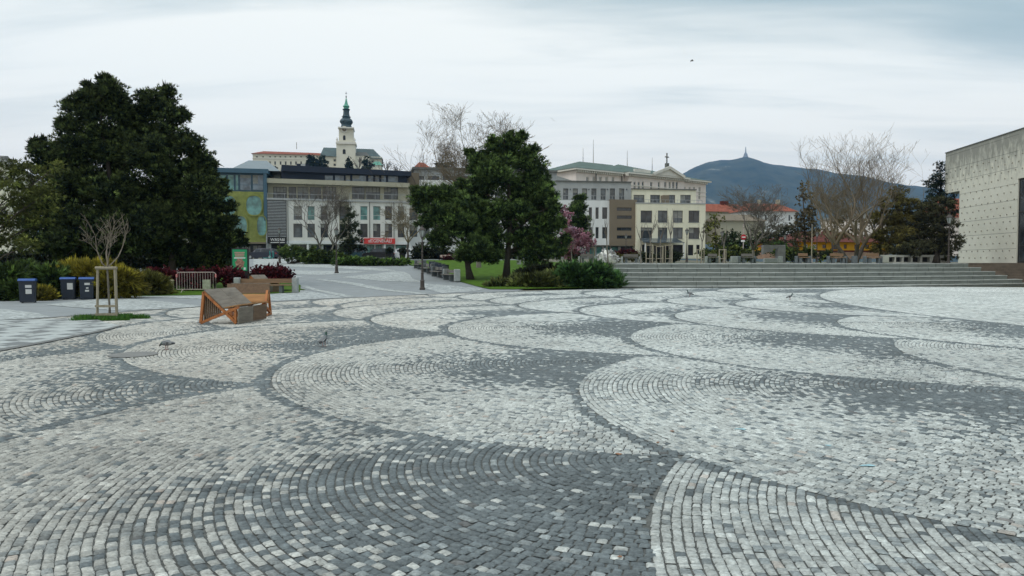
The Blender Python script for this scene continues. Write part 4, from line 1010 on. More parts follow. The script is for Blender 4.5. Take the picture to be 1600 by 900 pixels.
sg = part(f, 'hanging_sign', 'red_sign', f.r(563.5, 375, 566, 379.5), -.3, -.22)
part(f, 'dark_entrance', 'darkin', f.r(424, 381.2, 447, 402), .85, .9)

# -- grey flat roofed block behind the lawn pines
f = Fac('office_building', 'low grey office block glimpsed behind the bare brown trees and the lawn pine', 'building', 638, 125, 870, 130)
WS = [f.r(640 + i * 19, 300 + 26 * j, 652 + i * 19, 318 + 26 * j) for i in range(12) for j in range(3)] + [f.r(646 + i * 24, 273, 664 + i * 24, 280) for i in range(8)]
wall(f, 'wall', f.r(638, 283, 870, 402), M_['light_plaster'], 0, 14, WS[:36])
for h in WS[:36]: window(f, h, 0, .25, 'dkframe', 'glass_grey', 1, (.35,))
wall(f, 'attic_wall', f.r(648, 266, 870, 283, 2), M_['grey_plaster'], 2, 10, WS[36:]); part(f, 'roof_slab', 'slate', f.r(644, 264, 870, 267.5, 2), 1.4, 12.4)
part(f, 'dark_cladding', 'brown_plaster', f.r(638, 270, 655, 300), -.15, 4)
for h in WS[36:]: window(f, h, 2, .2, 'dkframe', 'glass_dark', 1)

# -- grey/white/brown block on the right
f = Fac('office_building', 'modern block with grey attic, white wall with slit windows and brown slotted bay', 'building', 868, 128, 994.5, 130)
WS = [f.r(a, 294.5, a + 8, 312.2, .8) for a in (880, 895, 909.5, 924, 938.5, 953, 967.5)]
wall(f, 'attic_wall', f.r(868, 283.5, 986, 313, .8), M_['grey_plaster'], .8, 12, WS)
for h in WS: window(f, h, .8, .3, 'dkframe', 'glass_grey', 1)
part(f, 'roof_edge', 'slate', f.r(868, 282.8, 986.5, 284.6, .8), .6, 12.9)
for px in (891, 920, 949, 979): part(f, 'wall_lamp', 'dkframe', f.r(px - .5, 295, px + .5, 297, .8), .6, .8)
WS = [f.r(a, y0, b, y1) for a, b in [(920, 925), (930.5, 935.5), (941, 949)] for y0, y1 in [(324, 342), (355, 372.5)]]
wall(f, 'wall', f.r(868, 313, 952, 383), M_['light_plaster'], 0, 12, WS)
for h in WS: window(f, h, 0, .25, 'dkframe', 'glass_dark', 1)
WS = [f.r(963, y, 986, y + 5) for y in (324.5, 337, 355.5, 368)]
wall(f, 'brown_bay', f.r(952, 312, 994, 384), M_['brown_plaster'], -.35, 12, WS)
for h in WS: window(f, h, -.35, .25, 'dkframe', 'glass_dark', 3, name='slot_window')
q = f.r(868, 305.5, 986, 313); railing(f, q[0], q[1], q[2], q[3], .1, n=16)
WS = [f.r(a, 385, b, 402, 1) for a, b in [(904, 918), (920, 930), (932, 941), (944, 953), (955, 966), (970, 989)]]
wall(f, 'ground_floor', f.r(868, 383, 994, 404, 1), M_['grey_plaster'], 1, 11, WS)
for i, h in enumerate(WS): window(f, h, 1, .25, 'dkframe', 'glass_teal' if i < 5 else 'glass_grey', 1, name='shop_window')

# -- cream building
f = Fac('apartment_building', 'cream building with large dark square windows and a glass canopy, right of the brown bay', 'building', 994.5, 129, 1102, 131)
XW = [(1001, 1019), (1028, 1043), (1051.5, 1067), (1076, 1093)]
WS = [f.r(a, y0, b, y1) for a, b in XW for y0, y1 in [(329, 347.5), (355.5, 373)]] + [f.r(1051.5, 382.5, 1067, 401), f.r(1075, 382.5, 1083.5, 399), f.r(1088, 382.5, 1093.5, 397), f.r(1003, 382, 1018, 402), f.r(1022, 384, 1045, 402)]
wall(f, 'wall', f.r(994.5, 318, 1102, 404), M_['cream_plaster'], 0, 13, WS)
for i, h in enumerate(WS[:8]): window(f, h, 0, .26, 'dkframe', 'glass_dark' if i in (0, 1, 6, 7) else 'glass_grey', 2, sill='grey_plaster')
for h in WS[8:]: window(f, h, 0, .26, 'dkframe', 'glass_dark', 1)
part(f, 'parapet', 'grey_plaster', f.r(994, 317, 1102.3, 318.6), -.08, 13.1)
XT = [(990, 1007), (1016, 1031.5), (1045, 1055), (1063, 1079.5)]
WS = [f.r(a, 304.5, b, 318, 2) for a, b in XT]
wall(f, 'attic_wall', f.r(986.5, 296, 1087.5, 318.3, 2), M_['cream_plaster'], 2, 9, WS)
for h in WS: window(f, h, 2, .26, 'dkframe', 'glass_grey', 2)
part(f, 'attic_roof_edge', 'slate', f.r(986, 295, 1088, 296.6, 2), 1.8, 11.2)
part(f, 'privacy_screen', 'brown_plaster', f.r(1035.5, 305, 1045, 318, 1), .8, 2)
q = f.r(1008, 312, 1098, 318); railing(f, q[0], q[1], q[2], q[3], .25, n=14)
# glass entrance canopy
a = f.l(1000, 374)[0]; b = f.l(1056, 374)[0]; z1 = f.l(1026, 373)[1]; z0 = f.l(1026, 380)[1]
MB().add([(a, 0.0, z1), (b, 0.0, z1), (b + .4, -3, z0), (a - .4, -3, z0), (a, 0, z1 + .08), (b, 0, z1 + .08), (b + .4, -3, z0 + .08), (a - .4, -3, z0 + .08)], [(0, 3, 2, 1), (4, 5, 6, 7), (0, 1, 5, 4), (1, 2, 6, 5), (2, 3, 7, 6), (3, 0, 4, 7)]).build('entrance_canopy', M_['glass_grey'], f.o)
for px in (999, 1058): part(f, 'canopy_post', 'white', f.r(px, 380, px + 1.6, 403), -2.9, -2.75)

# -- old roof at left of it
f = Fac('old_house', 'old house with a grey slate roof wedged between the lawn pine and the pink palace', 'house', 862, 140, 899, 142)
b_ = f.r(862, 284, 899, 402); wall(f, 'wall', b_, M_['beige_plaster'], 0, 12)
z = f.l(880, 268, 6)[1]; hip(b_[0], b_[1] - .3, 0, 12, b_[3], z, 1, insr=4.5, insl=0).build('roof', M_['slate'], f.o)

# -- pink and white palace
f = Fac('palace', 'pink and white historic palace with green copper roof, pediment and cross above the modern blocks', 'palace', 905, 152, 1103, 176)
WS = [f.r(a, 276, a + 4.2, 300) for a in (916, 926, 936, 946, 956)]
wl = f.r(900, 264, 976, 402); wl = (wl[0], wl[1], wl[2], f.l(912, 266)[1]); ztop = wl[3]
wall(f, 'wall', wl, M_['pink_plaster'], 0, 16, WS)
for h in WS: window(f, h, 0, .22, 'stucco_trim', 'glass_grey', 2, (.5,), fw=.12, sill='stucco_trim')
c0 = f.l(976, 270)[0]; c1 = f.l(1063, 270)[0]; e1 = f.l(1103, 270)[0]
W2 = [f.r(a, 284, a + 3.4, 300, -1.2) for a in (990, 996.5, 1003, 1016, 1028, 1038, 1045, 1050.5, 1056)]
wall(f, 'central_wall', (c0, c1, wl[2], ztop), M_['pink_plaster'], -1.2, 17, W2)
for h in W2: window(f, h, -1.2, .22, 'stucco_trim', 'glass_grey', 1, (.5,), fw=.1)
W3 = [f.r(a, 292, a + 3, 312) for a in (1068, 1076, 1083, 1091.5)]
wall(f, 'wall', (c1, e1, wl[2], ztop), M_['pink_plaster'], 0, 16, W3)
for h in W3: window(f, h, 0, .22, 'stucco_trim', 'glass_grey', 2, (.5,), fw=.12)
mb = MB()
mb.box(wl[0] - .9, c0 - .95, -.95, 16.5, ztop - .1, ztop + .22); mb.box(c0 - .9, c1 + .9, -2.2, 16.4, ztop - .08, ztop + .27); mb.box(c1 + .95, e1 + .9, -.95, 16.5, ztop - .1, ztop + .22)
mb.build('cornice', M_['stucco_trim'], f.o)
for xa_, xb_, yy in ((wl[0], c0 - 1, -.7), (c0 - .8, c1 + .6, -1.9), (c1 + 1.1, e1, -.7)):
    mb = MB(); x = xa_; mb.box(xa_ - .1, xb_ + .3, yy + .4, yy + .72, ztop - .5, ztop - .12)
    while x < xb_: mb.box(x, x + .28, yy, yy + .41, ztop - .5, ztop - .12); x += .62
    mb.build('dentil_band', M_['stucco_trim'], f.o)
mb = MB()
for z_ in (-2.5, -3.4):
    mb.box(wl[0] - .05, c0, -.12, .0, ztop + z_, ztop + z_ + .18); mb.box(c0 - .05, c1 + .05, -1.34, -1.2, ztop + z_ + .01, ztop + z_ + .2); mb.box(c1, e1 + .05, -.12, 0, ztop + z_, ztop + z_ + .18)
x = c0 + .6
while x < c1 - .5: mb.box(x, x + .3, -1.32, -1.2, ztop - 9, ztop - 3.5); x += 1.9
mb.build('string_courses', M_['stucco_trim'], f.o)
pa, pb = f.l(1013, 275)[0], f.l(1052, 275)[0]; pm = (pa + pb) / 2; ph = f.l(1031, 261)[1]
mb = MB(); zt = ztop + .28
ph = zt + 1.5
mb.prism([(pa - .6, zt), (pb + .6, zt), (pm, ph)], -2.3, -1.0, lambda u, v, t: (u, t, v)); mb.build('pediment', M_['stucco_trim'], f.o)
mb = MB(); mb.beam((pa - 1, -2.5, zt), (pm, -2.5, ph + .3), .6, .35, (0, 1, 0)); mb.beam((pb + 1, -2.5, zt), (pm, -2.5, ph + .3), .6, .35, (0, 1, 0)); mb.build('pediment_moulding', M_['stucco_trim'], f.o)
mb = MB(); z = ph + .4; mb.box(pm - .35, pm + .35, -2.1, -1.4, z - .3, z + .9); mb.box(pm - .1, pm + .1, -1.8, -1.6, z + .9, z + 3.2); mb.box(pm - .6, pm + .6, -1.8, -1.6, z + 2.2, z + 2.4)
mb.build('cross', M_['slate'], f.o)
part(f, 'attic_wall', 'stucco_trim', (f.l(985, 270)[0], pa - .8, ztop + .29, ztop + 1.2), -1.4, -.9)
part(f, 'attic_wall', 'stucco_trim', (pb + .8, c1 - .3, ztop + .29, ztop + 1.0), -1.4, -.9)
r0 = f.l(878, 270)[0]; RZ = ztop + .26
MB().add([(wl[0] - 1, -1.0, RZ), (c0 + 1, -1.0, RZ), (c0 + 4, 8, RZ + 2.9), (wl[0] + 8, 8, RZ + 2.9), (wl[0] - 1, 17, RZ), (c0 + 4, 17, RZ)], [(0, 1, 2, 3), (0, 3, 4), (3, 2, 5, 4)]).build('roof', M_['copper'], f.o)
MB().add([(c0 - 1, -2.2, RZ + .04), (c1 + 1, -2.2, RZ + .04), (c1 - 7, 8, RZ + 2.9), (c0 + 6, 8, RZ + 3.2), (c0 - 1, 17, RZ + .04), (c1 + 1, 17, RZ + .04)], [(0, 1, 2, 3), (0, 3, 4), (1, 5, 2), (3, 2, 5, 4)]).build('roof', M_['copper'], f.o)
MB().add([(c1 - 3, -1.0, RZ), (e1 + 1, -1.0, RZ), (e1 - 8, 8, RZ + 2.4), (c1 - 3, 8, RZ + 2.4), (e1 + 1, 17, RZ), (c1 - 3, 17, RZ)], [(0, 1, 2, 3), (1, 4, 2), (3, 2, 4, 5)]).build('roof', M_['copper'], f.o)
for px, py, hh in ((911, 254, 3.2), (927, 257, 5.5), (980, 257, 3.2), (1019, 262, 2.4)):
    s_, z_ = f.l(px, py, 8); MB().tube([(s_, 8, z_ - 1), (s_, 8, z_ + hh)], [.09, .03], 5).build('lightning_rod', M_['slate'], f.o)
for s_, z_ in ((wl[0] + 5.3, ztop), (c0 - 1.1, ztop)): MB().tube([(s_, -.3, z_ + .2), (s_, -.25, z_ - 11)], .12, 6).build('drainpipe', M_['slate'], f.o)

# -- castle and cathedral on the hill
Yc = 430
f = Fac('castle_palace', 'long pale castle wing with red tiled roof on the hill, left of the church', 'palace', 395, Yc, 522, Yc + 8)
z0 = f.l(400, 268)[1] - 10; b_ = f.r(395, 241.5, 519, 262); WS = [f.r(a, 243.8, a + 2.8, 246) for a in (400, 409.5, 420.5, 428.5, 436.5, 444.5, 452.5, 460.5, 469, 477.5, 486, 494)] + [f.r(a, 252, a + 2.8, 257.5) for a in (400, 409.5, 420.5, 428.5, 437, 445, 453, 461, 469, 478, 487)]
wall(f, 'wall', (b_[0], b_[1], z0, b_[3]), M_['old_white'], 0, 20, WS, .6)
for h in WS: window(f, h, 0, .5, 'beige_plaster', 'glass_dark', 1, (), .15)
zr = f.l(440, 233)[1]; zr2 = f.l(510, 236)[1]
e0, e1_ = b_[0], b_[1]; s1 = f.l(494, 240)[0]
MB().add([(e0 - .8, -1, b_[3]), (s1, -1, b_[3]), (s1, 10, zr - .3), (f.l(408, 233)[0], 10, zr), (e0 - .8, 21, b_[3]), (s1, 21, b_[3]), (e1_ + 1, -1, b_[3] - 1.2), (e1_ + 1, 10, zr2 - .4)], [(0, 1, 2, 3), (0, 3, 4), (3, 2, 5, 4), (1, 6, 7, 2)]).build('roof', M_['red_roof'], f.o)
part(f, 'string_course', 'stucco_trim', (b_[0] - .2, b_[1], f.l(450, 249)[1], f.l(450, 249)[1] + .5), -.25, 0)
s_, z_ = f.l(463.5, 233, 10); MB().tube([(s_, 10, z_), (s_, 10, z_ + 4)], .15, 4).build('lightning_rod', M_['slate'], f.o)
f = Fac('castle_church', 'pale hilltop church with dark green roofs and a tall baroque onion domed clock tower', 'church', 503, Yc + 6, 600, Yc + 12)
b_ = f.r(505, 244, 597, 266); WS = [f.r(a, y, a + 4, y + 4) for a, y in [(521, 248.5), (521, 255.5), (537, 248.5), (560, 249), (570, 249), (580, 250)]]
wall(f, 'nave_wall', (b_[0], b_[1], b_[2] - 8, b_[3]), M_['old_white'], 0, 20, WS, .6)
for h in WS: window(f, h, 0, .5, 'beige_plaster', 'glass_dark', 1, (), .2)
zr = f.l(550, 227.5)[1]; za = f.l(550, 245)[1]
a, b, c, d = f.l(502.5, 230)[0], f.l(586, 230)[0], f.l(598.5, 247)[0], f.l(504, 240)[0]
MB().add([(a - 1.0, -1.2, za), (c, -1.2, za - 1.0), (b - 1.2, 10, zr - .3), (a + .3, 10, zr), (a - 1, 21, za), (c, 21, za - 1)], [(0, 1, 2, 3), (0, 3, 4), (1, 5, 2), (3, 2, 5, 4)]).build('roof', M_['church_roof'], f.o)
q = f.r(553, 240, 572, 245); hip(q[0], q[1] + 2, -4, 0, q[2], q[3] + .6, 2, .3).build('lean_to_roof', M_['slate'], f.o); part(f, 'annex_wall', 'old_white', (q[0], q[1] + 2, b_[2] - 8, q[2]), -4, 0)
tb = f.r(526.6, 226, 556, 266); part(f, 'tower_base', 'old_white', (tb[0], tb[1], tb[2] - 6, tb[3]), -5, 6.2)
def slab(x0, x1, y0, y1, nm='cornice', ex=.7, m='stucco_trim'):
    q = f.r(x0, y0, x1, y1); part(f, nm, m, q, -5 - ex, 6.2 + ex)
slab(525.8, 557, 224.2, 227.2); slab(527.5, 555.5, 222.5, 224.2, 'balustrade', .2, 'old_white')
ts = f.r(530, 202, 552.5, 222.5); part(f, 'tower_shaft', 'old_white', ts, -3.6, 4.8); slab(529, 553.5, 201, 203)
cx = (ts[0] + ts[1]) / 2; cy = .6
for (px, y0, y1, ww) in ((538.5, 213, 220.5, 3.8), (538.5, 235, 242.5, 4.4)):
    q = f.r(px - ww / 2, y0, px + ww / 2, y1); yy = -3.62 if y0 < 225 else -5.02
    pts = [(q[0], q[2]), (q[1], q[2]), (q[1], q[3] - (q[1] - q[0]) / 2)] + [((q[0] + q[1]) / 2 + (q[1] - q[0]) / 2 * math.cos(R(t)), q[3] - (q[1] - q[0]) / 2 + (q[1] - q[0]) / 2 * math.sin(R(t))) for t in (30, 60, 90, 120, 150)] + [(q[0], q[3] - (q[1] - q[0]) / 2)]
    MB().prism(pts, yy - .1, yy, lambda u, v, t: (u, t, v)).build('belfry_window', M_['darkin'], f.o)
ck = f.l(538.5, 204.0); 
cl = MB(); pts = [(ck[0] + 1.25 * math.cos(R(t)), ck[1] + 1.25 * math.sin(R(t))) for t in range(0, 360, 20)]
g_ = MB().prism([(ck[0] + 1.9 * math.cos(R(t)), ck[1] + 1.9 * math.sin(R(t))) for t in range(0, 360, 15)], -4.3, -3.7, lambda u, v, t: (u, t, v)).build('clock_gable', M_['stucco_trim'], f.o)
cl.prism(pts, -4.5, -4.32, lambda u, v, t: (u, t, v)); ck_o = cl.build('clock', M_['brown_plaster'], f.o)
mb = MB(); mb.box(ck[0] - .08, ck[0] + .08, -4.6, -4.52, ck[1] - .1, ck[1] + 1.0); mb.box(ck[0] - .1, ck[0] + .7, -4.62, -4.52, ck[1] - .08, ck[1] + .08); mb.build('clock_hands', M_['stucco_trim'], ck_o)
def Z(py): return f.l(540, py)[1]
pxm = .3745   # metres per pixel here
prof = [(10.9, 202), (9.2, 199), (8.0, 195.5), (8.6, 193.5), (10.6, 191), (10.8, 189.5), (9.2, 187), (6.4, 184.5), (6.0, 183.2), (7.6, 182.6), (6.0, 181.5), (5.0, 178), (4.8, 173), (5.6, 171.3), (6.3, 170.8), (4.2, 169.5)]
MB().lathe([(r * pxm, Z(y)) for r, y in prof], (cx, cy, 0), 8, R(22.5)).build('onion_dome', M_['dark_copper'], f.o, smooth=False)
prof = [(4.2, 169.6), (3.6, 168.4), (5.4, 166.4), (5.2, 165.6), (3.2, 163.4), (2.2, 160), (1.2, 155.5), (.5, 152.2), (.5, 151)]
MB().lathe([(r * pxm, Z(y)) for r, y in prof], (cx, cy, 0), 8, R(22.5)).build('spire', M_['bright_copper'], f.o)
mb = MB(); zz_ = Z(151); mb.lathe([(.15, -.6), (.45, 0), (.15, .6)], (cx, cy, zz_), 8); mb.box(cx - .08, cx + .08, cy - .08, cy + .08, zz_ + .4, zz_ + 3.2); mb.box(cx - .6, cx + .6, cy - .08, cy + .08, zz_ + 2.0, zz_ + 2.25); mb.build('cross', M_['dkframe'], f.o)
for sx in (tb[0] + .4, tb[1] - .4): MB().lathe([(.5, 0), (.35, .8), (.55, 1.6), (.1, 3)], (sx, -4.7, tb[3] + .5), 6).build('statue', M_['stucco_trim'], f.o)
# lower green domed chapel
f = Fac('chapel', 'small pale apse with a bright green roof beside the church on the hill', 'chapel', 579, 415, 600, 415)
q = f.r(581, 258, 595, 268); part(f, 'wall', 'old_white', (q[0], q[1], q[2] - 8, q[3]), 0, 6); hip(q[0], q[1], 0, 6, q[3], q[3] + 2.4, 1.6, .5).build('roof', M_['bright_copper'], f.o)
f = Fac('small_house', 'small house with a pointed orange red roof above the low grey office block', 'house', 647, 260, 674, 262)
q = f.r(651, 262, 670, 275); part(f, 'wall', 'old_white', (q[0], q[1], q[2] - 10, q[3]), 0, 5); hip(q[0], q[1], 0, 5, q[3], f.l(660, 252.3)[1], 1.9, .6).build('roof', M_['red_roof'], f.o)
# trees on the castle hill
for i, (px, top, w_, lab) in enumerate([(487, 240, 9, 'broad dark conifer on the hill before the red roofed castle wing'), (503, 243, 7, 'dark conifer between the castle wing and the church'), (545, 247.5, 5, 'slim dark spruce below the church tower'), (574, 247.5, 7, 'dark round conifer before the church roof'), (430, 262, 5, 'small dark spruce rising behind the roof of the long office block'), (688, 254, 6, 'dark layered cedar above the grey block left of the tall bare tree'), (700, 258, 3, 'small dark shrub right of the layered cedar above the grey block')]):
    Yt = 395 if i < 5 else 240; b = at(px, 272, Yt); t = thing('hill_conifer', lab, 'conifer', b, 0)
    lb = px_lobes(Yt, [(px, top + 3, w_ * .3, 3, 0), (px - w_ * .2, top + 8, w_ * .6, 4, 0), (px + w_ * .25, top + 12, w_ * .8, 4, 1), (px - w_ * .1, top + 17, w_ * .95, 5, 0), (px, top + 23, w_, 5, 0)])
    limbs('trunk', b, at(px, top + 2, Yt), lb, M_['bark'], t, .3)
    crown('crown', lb, M_['needle'], t, sub=1.3, tufts=.8, needles=6, ln=1.0, wd=.35, base=(.016, .026, .016), tip=(.04, .055, .035), fill=.8)
bare_tree('hill_tree', 'bare tree on the hill below the church tower', 'bare tree', at(560, 272, 398), 9.5, M_['bark'], M_['twig'], 61, .2, .3, 4, 3, .7, .05, .72, minr=.07)
bare_tree('hill_tree', 'bare tree on the hill right of the green roofed chapel', 'bare tree', at(604, 272, 398), 7.0, M_['bark'], M_['twig'], 62, .2, .3, 4, 3, .7, .05, .72, minr=.07)
bare_tree('hill_tree', 'bare tree at the right foot of the castle hill', 'bare tree', at(622, 276, 398), 6.5, M_['bark'], M_['twig'], 63, .2, .3, 4, 3, .9, .03, .72, minr=.07)

# -- beige house at the left edge
f = Fac('apartment_building', 'beige house wall with small windows behind the cedar at the left edge', 'building', -60, 70, 40, 72)
WS = [f.r(-2, 275, 13, 291), f.r(-40, 275, -20, 291), f.r(-2, 330, 13, 350)]
wall(f, 'wall', f.r(-60, 258, 17, 410), M_['cream_plaster'], 0, 12, WS)
for h in WS: window(f, h, 0, .2, 'white', 'glass_dark', 2, sill='white')
q = f.r(-60, 250, 17, 258); hip(q[0], q[1], 0, 12, q[2], q[3] + 1.2, 3, .5).build('roof', M_['slate'], f.o)

# -- concrete hall on the right
wx0 = at(1477, 409, 72).x; A = Vector((at(1497, 409, 70.3).x, 70.3, 0)); B0 = Vector((at(1600, 409, 59.2).x, 59.2, 0)); d = (B0 - A).normalized(); Bx = A + d * 26; C0 = A - d * 2.6
f = Fac('concrete_hall', 'pale raw concrete hall dotted with bolts, with an overhanging upper corner', 'building', 1497, 70.3, 1600, 59.2)
def fl(px, py): return f.l(px, py)
zo = fl(1497, 298.5)[1]; zt = fl(1497, 233.5)[1]; so = fl(1477, 270)[0]
sl0, sl1 = fl(1589, 350)[0], fl(1589, 350)[0] + 3.4; sz = fl(1592, 279)[1]
wall(f, 'wall', (0, 26, 1.4, zo), M_['concrete'], 0, 20, [(sl0, sl1, 1.55, zo)], .30)
wall(f, 'upper_wall', (so, 26, zo, zt), M_['concrete'], 0, 20, [(sl0, sl1, zo, sz)], .30)
mb = MB()
for z_ in [1.4 + 1.33 * k for k in range(1, 9)]:
    if z_ < zt - .3: mb.box((so if z_ > zo else 0) + .01, sl0 - .01, -.004, -.001, z_ - .012, z_ + .012)
mb.build('panel_joints', M_['joint'], f.o)
# bolts in a staggered grid: the 100 that show largest are parts, the rest one part
pts_ = []; k = 0; z_ = 1.4 + .62; rb = random.Random(9)
while z_ < zt - 1.4:
    s_ = (so if z_ > zo else 0) + (.62 if k % 2 else .10)
    while s_ < 26:
        if not (sl0 - .2 < s_ < sl1 + .2 and z_ < sz + .2): pts_.append((s_ + rb.uniform(-.03, .03), z_ + rb.uniform(-.03, .03)))
        s_ += 1.05
    z_ += .60; k += 1
bm_ = mat('rusty_bolts', (.30, .29, .24), .8, .3, 4)
near = sorted([p for p in pts_ if p[0] < sl0], key=lambda p: -p[0])[:100]
prof_ = [(.062, 0), (.062, .05), (.03, .08)]
def bolt_mb(pl):
    mb = MB()
    for u, v in pl:
        mb.lathe(prof_, (0, 0, 0), 7); n = 21; mb.v[-n:] = [(u + p[0], -p[2], v + p[1]) for p in mb.v[-n:]]
    return mb
b0 = bolt_mb([(0, 0)]).build('bolt', bm_, f.o); b0.location = (near[0][0], 0, near[0][1])
for u, v in near[1:]:
    c_ = b0.copy(); COL.objects.link(c_); c_.parent = f.o; c_.location = (u, 0, v)
rest = bolt_mb([p for p in pts_ if p not in near]).build('bolts', bm_, f.o); rest['kind'] = 'stuff'
w_ = window(f, (sl0, sl1, 1.55, sz), 0, .18, 'black', 'glass_dark', 3, (.2, .4, .6, .8), .12, name='glazed_slot')
part(f, 'roof_edge', 'slate', (so - .05, 26, zt, zt + .08), -.06, 20.05)
# weather stains along the top of the wall
m, nt2, b = newmat('stained_concrete'); N2 = nt2.nodes; L2 = nt2.links
tcn = N2.new('ShaderNodeTexCoord'); mp = N2.new('ShaderNodeMapping'); mp.inputs['Scale'].default_value = (1.3, 1, .45); L2.new(tcn.outputs['Object'], mp.inputs[0])
n1_ = N2.new('ShaderNodeTexNoise'); n1_.inputs['Scale'].default_value = 1.6; n1_.inputs['Detail'].default_value = 9; n1_.inputs['Roughness'].default_value = .7; L2.new(mp.outputs[0], n1_.inputs['Vector'])
sp_ = N2.new('ShaderNodeSeparateXYZ'); L2.new(tcn.outputs['Object'], sp_.inputs[0])
g1 = N2.new('ShaderNodeMapRange'); g1.inputs[1].default_value = zt - 3.6; g1.inputs[2].default_value = zt; g1.inputs[3].default_value = 0; g1.inputs[4].default_value = .34; L2.new(sp_.outputs[2], g1.inputs[0])
ad = N2.new('ShaderNodeMath'); ad.operation = 'ADD'; L2.new(n1_.outputs['Fac'], ad.inputs[0]); L2.new(g1.outputs[0], ad.inputs[1])
cr = N2.new('ShaderNodeValToRGB'); cr.color_ramp.elements[0].position = .50; cr.color_ramp.elements[1].position = .78
cr.color_ramp.elements[0].color = (.63, .62, .525, 1); cr.color_ramp.elements[1].color = (.26, .26, .225, 1); L2.new(ad.outputs[0], cr.inputs[0])
L2.new(cr.outputs[0], b.inputs['Base Color']); b.inputs['Roughness'].default_value = .9
for ch in f.o.children:
    if ch.name.startswith('upper_wall'): ch.data.materials[0] = m

# -- far houses on the right
f = Fac('house_row', 'long red roofed house row far behind the round bare tree', 'house', 1100, 215, 1172, 218)
q = f.r(1100, 331, 1172, 360); wall(f, 'wall', q, M_['beige_plaster'], 0, 9); hip(q[0], q[1], 0, 9, q[3], f.l(1140, 319, 4)[1], 2, .6).build('roof', M_['red_roof'], f.o)
for px in (1127, 1134, 1163): part(f, 'chimney', 'dull_red_roof', f.r(px, 314, px + 4.5, 323, 4), 4, 5)
f = Fac('old_house', 'white house with a long red roof far behind the bare trees', 'house', 1168, 195, 1243, 198)
q = f.r(1168, 330, 1243, 365); WS = [f.r(a, 336, a + 3, 345) for a in (1180, 1195, 1210, 1232)]; wall(f, 'wall', q, M_['light_plaster'], 0, 9, WS); hip(q[0], q[1], 0, 9, q[3], f.l(1200, 318, 4)[1], 3, .6).build('roof', M_['red_roof'], f.o)
for h in WS: window(f, h, 0, .2, 'dkframe', 'glass_dark', 1)
for px in (1186, 1215): part(f, 'chimney', 'beige_plaster', f.r(px, 312, px + 4, 321, 4), 4, 5)
f = Fac('old_house', 'dull brown roofed house half hidden between the red roofs and the terrace hedge', 'house', 1125, 170, 1180, 172)
q = f.r(1125, 345, 1195, 380); wall(f, 'wall', q, M_['beige_plaster'], 0, 8); hip(q[0], q[1], 0, 8, q[3], f.l(1150, 335, 4)[1], 2, .5).build('roof', M_['brown_plaster'], f.o)
f = Fac('old_house', 'pale house glimpsed through the largest bare tree', 'house', 1325, 160, 1390, 164)
q = f.r(1330, 342, 1385, 385); WS = [f.r(a, y, a + 4, y + 8) for a in (1336, 1350, 1364, 1376) for y in (348, 364)]; wall(f, 'wall', q, M_['pink_plaster'], 0, 9, WS); hip(q[0], q[1], 0, 9, q[3], f.l(1357, 333, 4)[1], 3, .5).build('roof', M_['slate'], f.o)
for h in WS: window(f, h, 0, .2, 'dkframe', 'glass_dark', 1)
f = Fac('old_house', 'red roofed house beyond the gap under the concrete overhang', 'house', 1478, 175, 1525, 177)
q = f.r(1478, 340, 1530, 400); wall(f, 'wall', q, M_['pink_plaster'], 0, 9); hip(q[0], q[1], 0, 9, q[3], f.l(1500, 310, 4)[1], 2, .5).build('roof', M_['red_roof'], f.o)
# yellow restaurant
f = Fac('yellow_house', 'low bright yellow house with a dark red hipped roof behind the bare trees', 'house', 1249, 104, 1388, 108)
q = f.r(1249, 378.5, 1388, 404); WS = [f.r(a, 382, b, c) for a, b, c in [(1256, 1262, 389), (1270, 1276, 389), (1285, 1291, 388), (1302, 1308, 390), (1318.5, 1323, 388.5), (1335, 1340, 389), (1352, 1358, 389), (1371, 1376, 389)]]
zpl = f.l(1310, 393.5)[1]
wall(f, 'wall', (q[0], q[1], zpl, q[3]), M_['yellow'], 0, 11, WS)
for i, h in enumerate(WS): window(f, h, 0, .15, 'white' if i in (0, 1) else 'dull_red_roof', 'glass_dark' if i > 2 else 'glass_grey', 2, (.5,))
part(f, 'plinth', mat('plinth_stone', (.30, .20, .14), .9, .35, 1.5), (q[0] - .05, q[1] + .05, q[2], zpl), -.08, 11)
part(f, 'red_band', 'dull_red_roof', (q[0] - .06, q[1] + .06, zpl - .02, zpl + .22), -.12, 11.05)
hip(q[0], q[1], 0, 11, q[3], f.l(1310, 362, 5.5)[1], 5.5, .8).build('roof', M_['dull_red_roof'], f.o)
for px, pw, m__ in ((1288, 3.5, 'dull_red_roof'), (1276, 4, 'beige_plaster')): 
    b2 = f.r(px, 358.5, px + pw, 366, 4); c_ = part(f, 'chimney', m__, b2, 3.6, 4.4); part(f, 'chimney_cap', 'slate', (b2[0] - .1, b2[1] + .1, b2[3], b2[3] + .12), 3.5, 4.5, c_)
f = Fac('porch', 'dark red roofed open porch at the left end of the yellow house', 'porch', 1222, 103, 1249, 104)
q = f.r(1222, 382, 1249, 402); hip(q[0], q[1], 0, 5, q[3] - .3, q[3] + .7, 1.5, .4).build('roof', M_['dull_red_roof'], f.o)
for s_ in (q[0] + .1, q[1] - .3): part(f, 'post', 'dull_red_roof', (s_, s_ + .18, q[2], q[3] - .3), .1, .3)

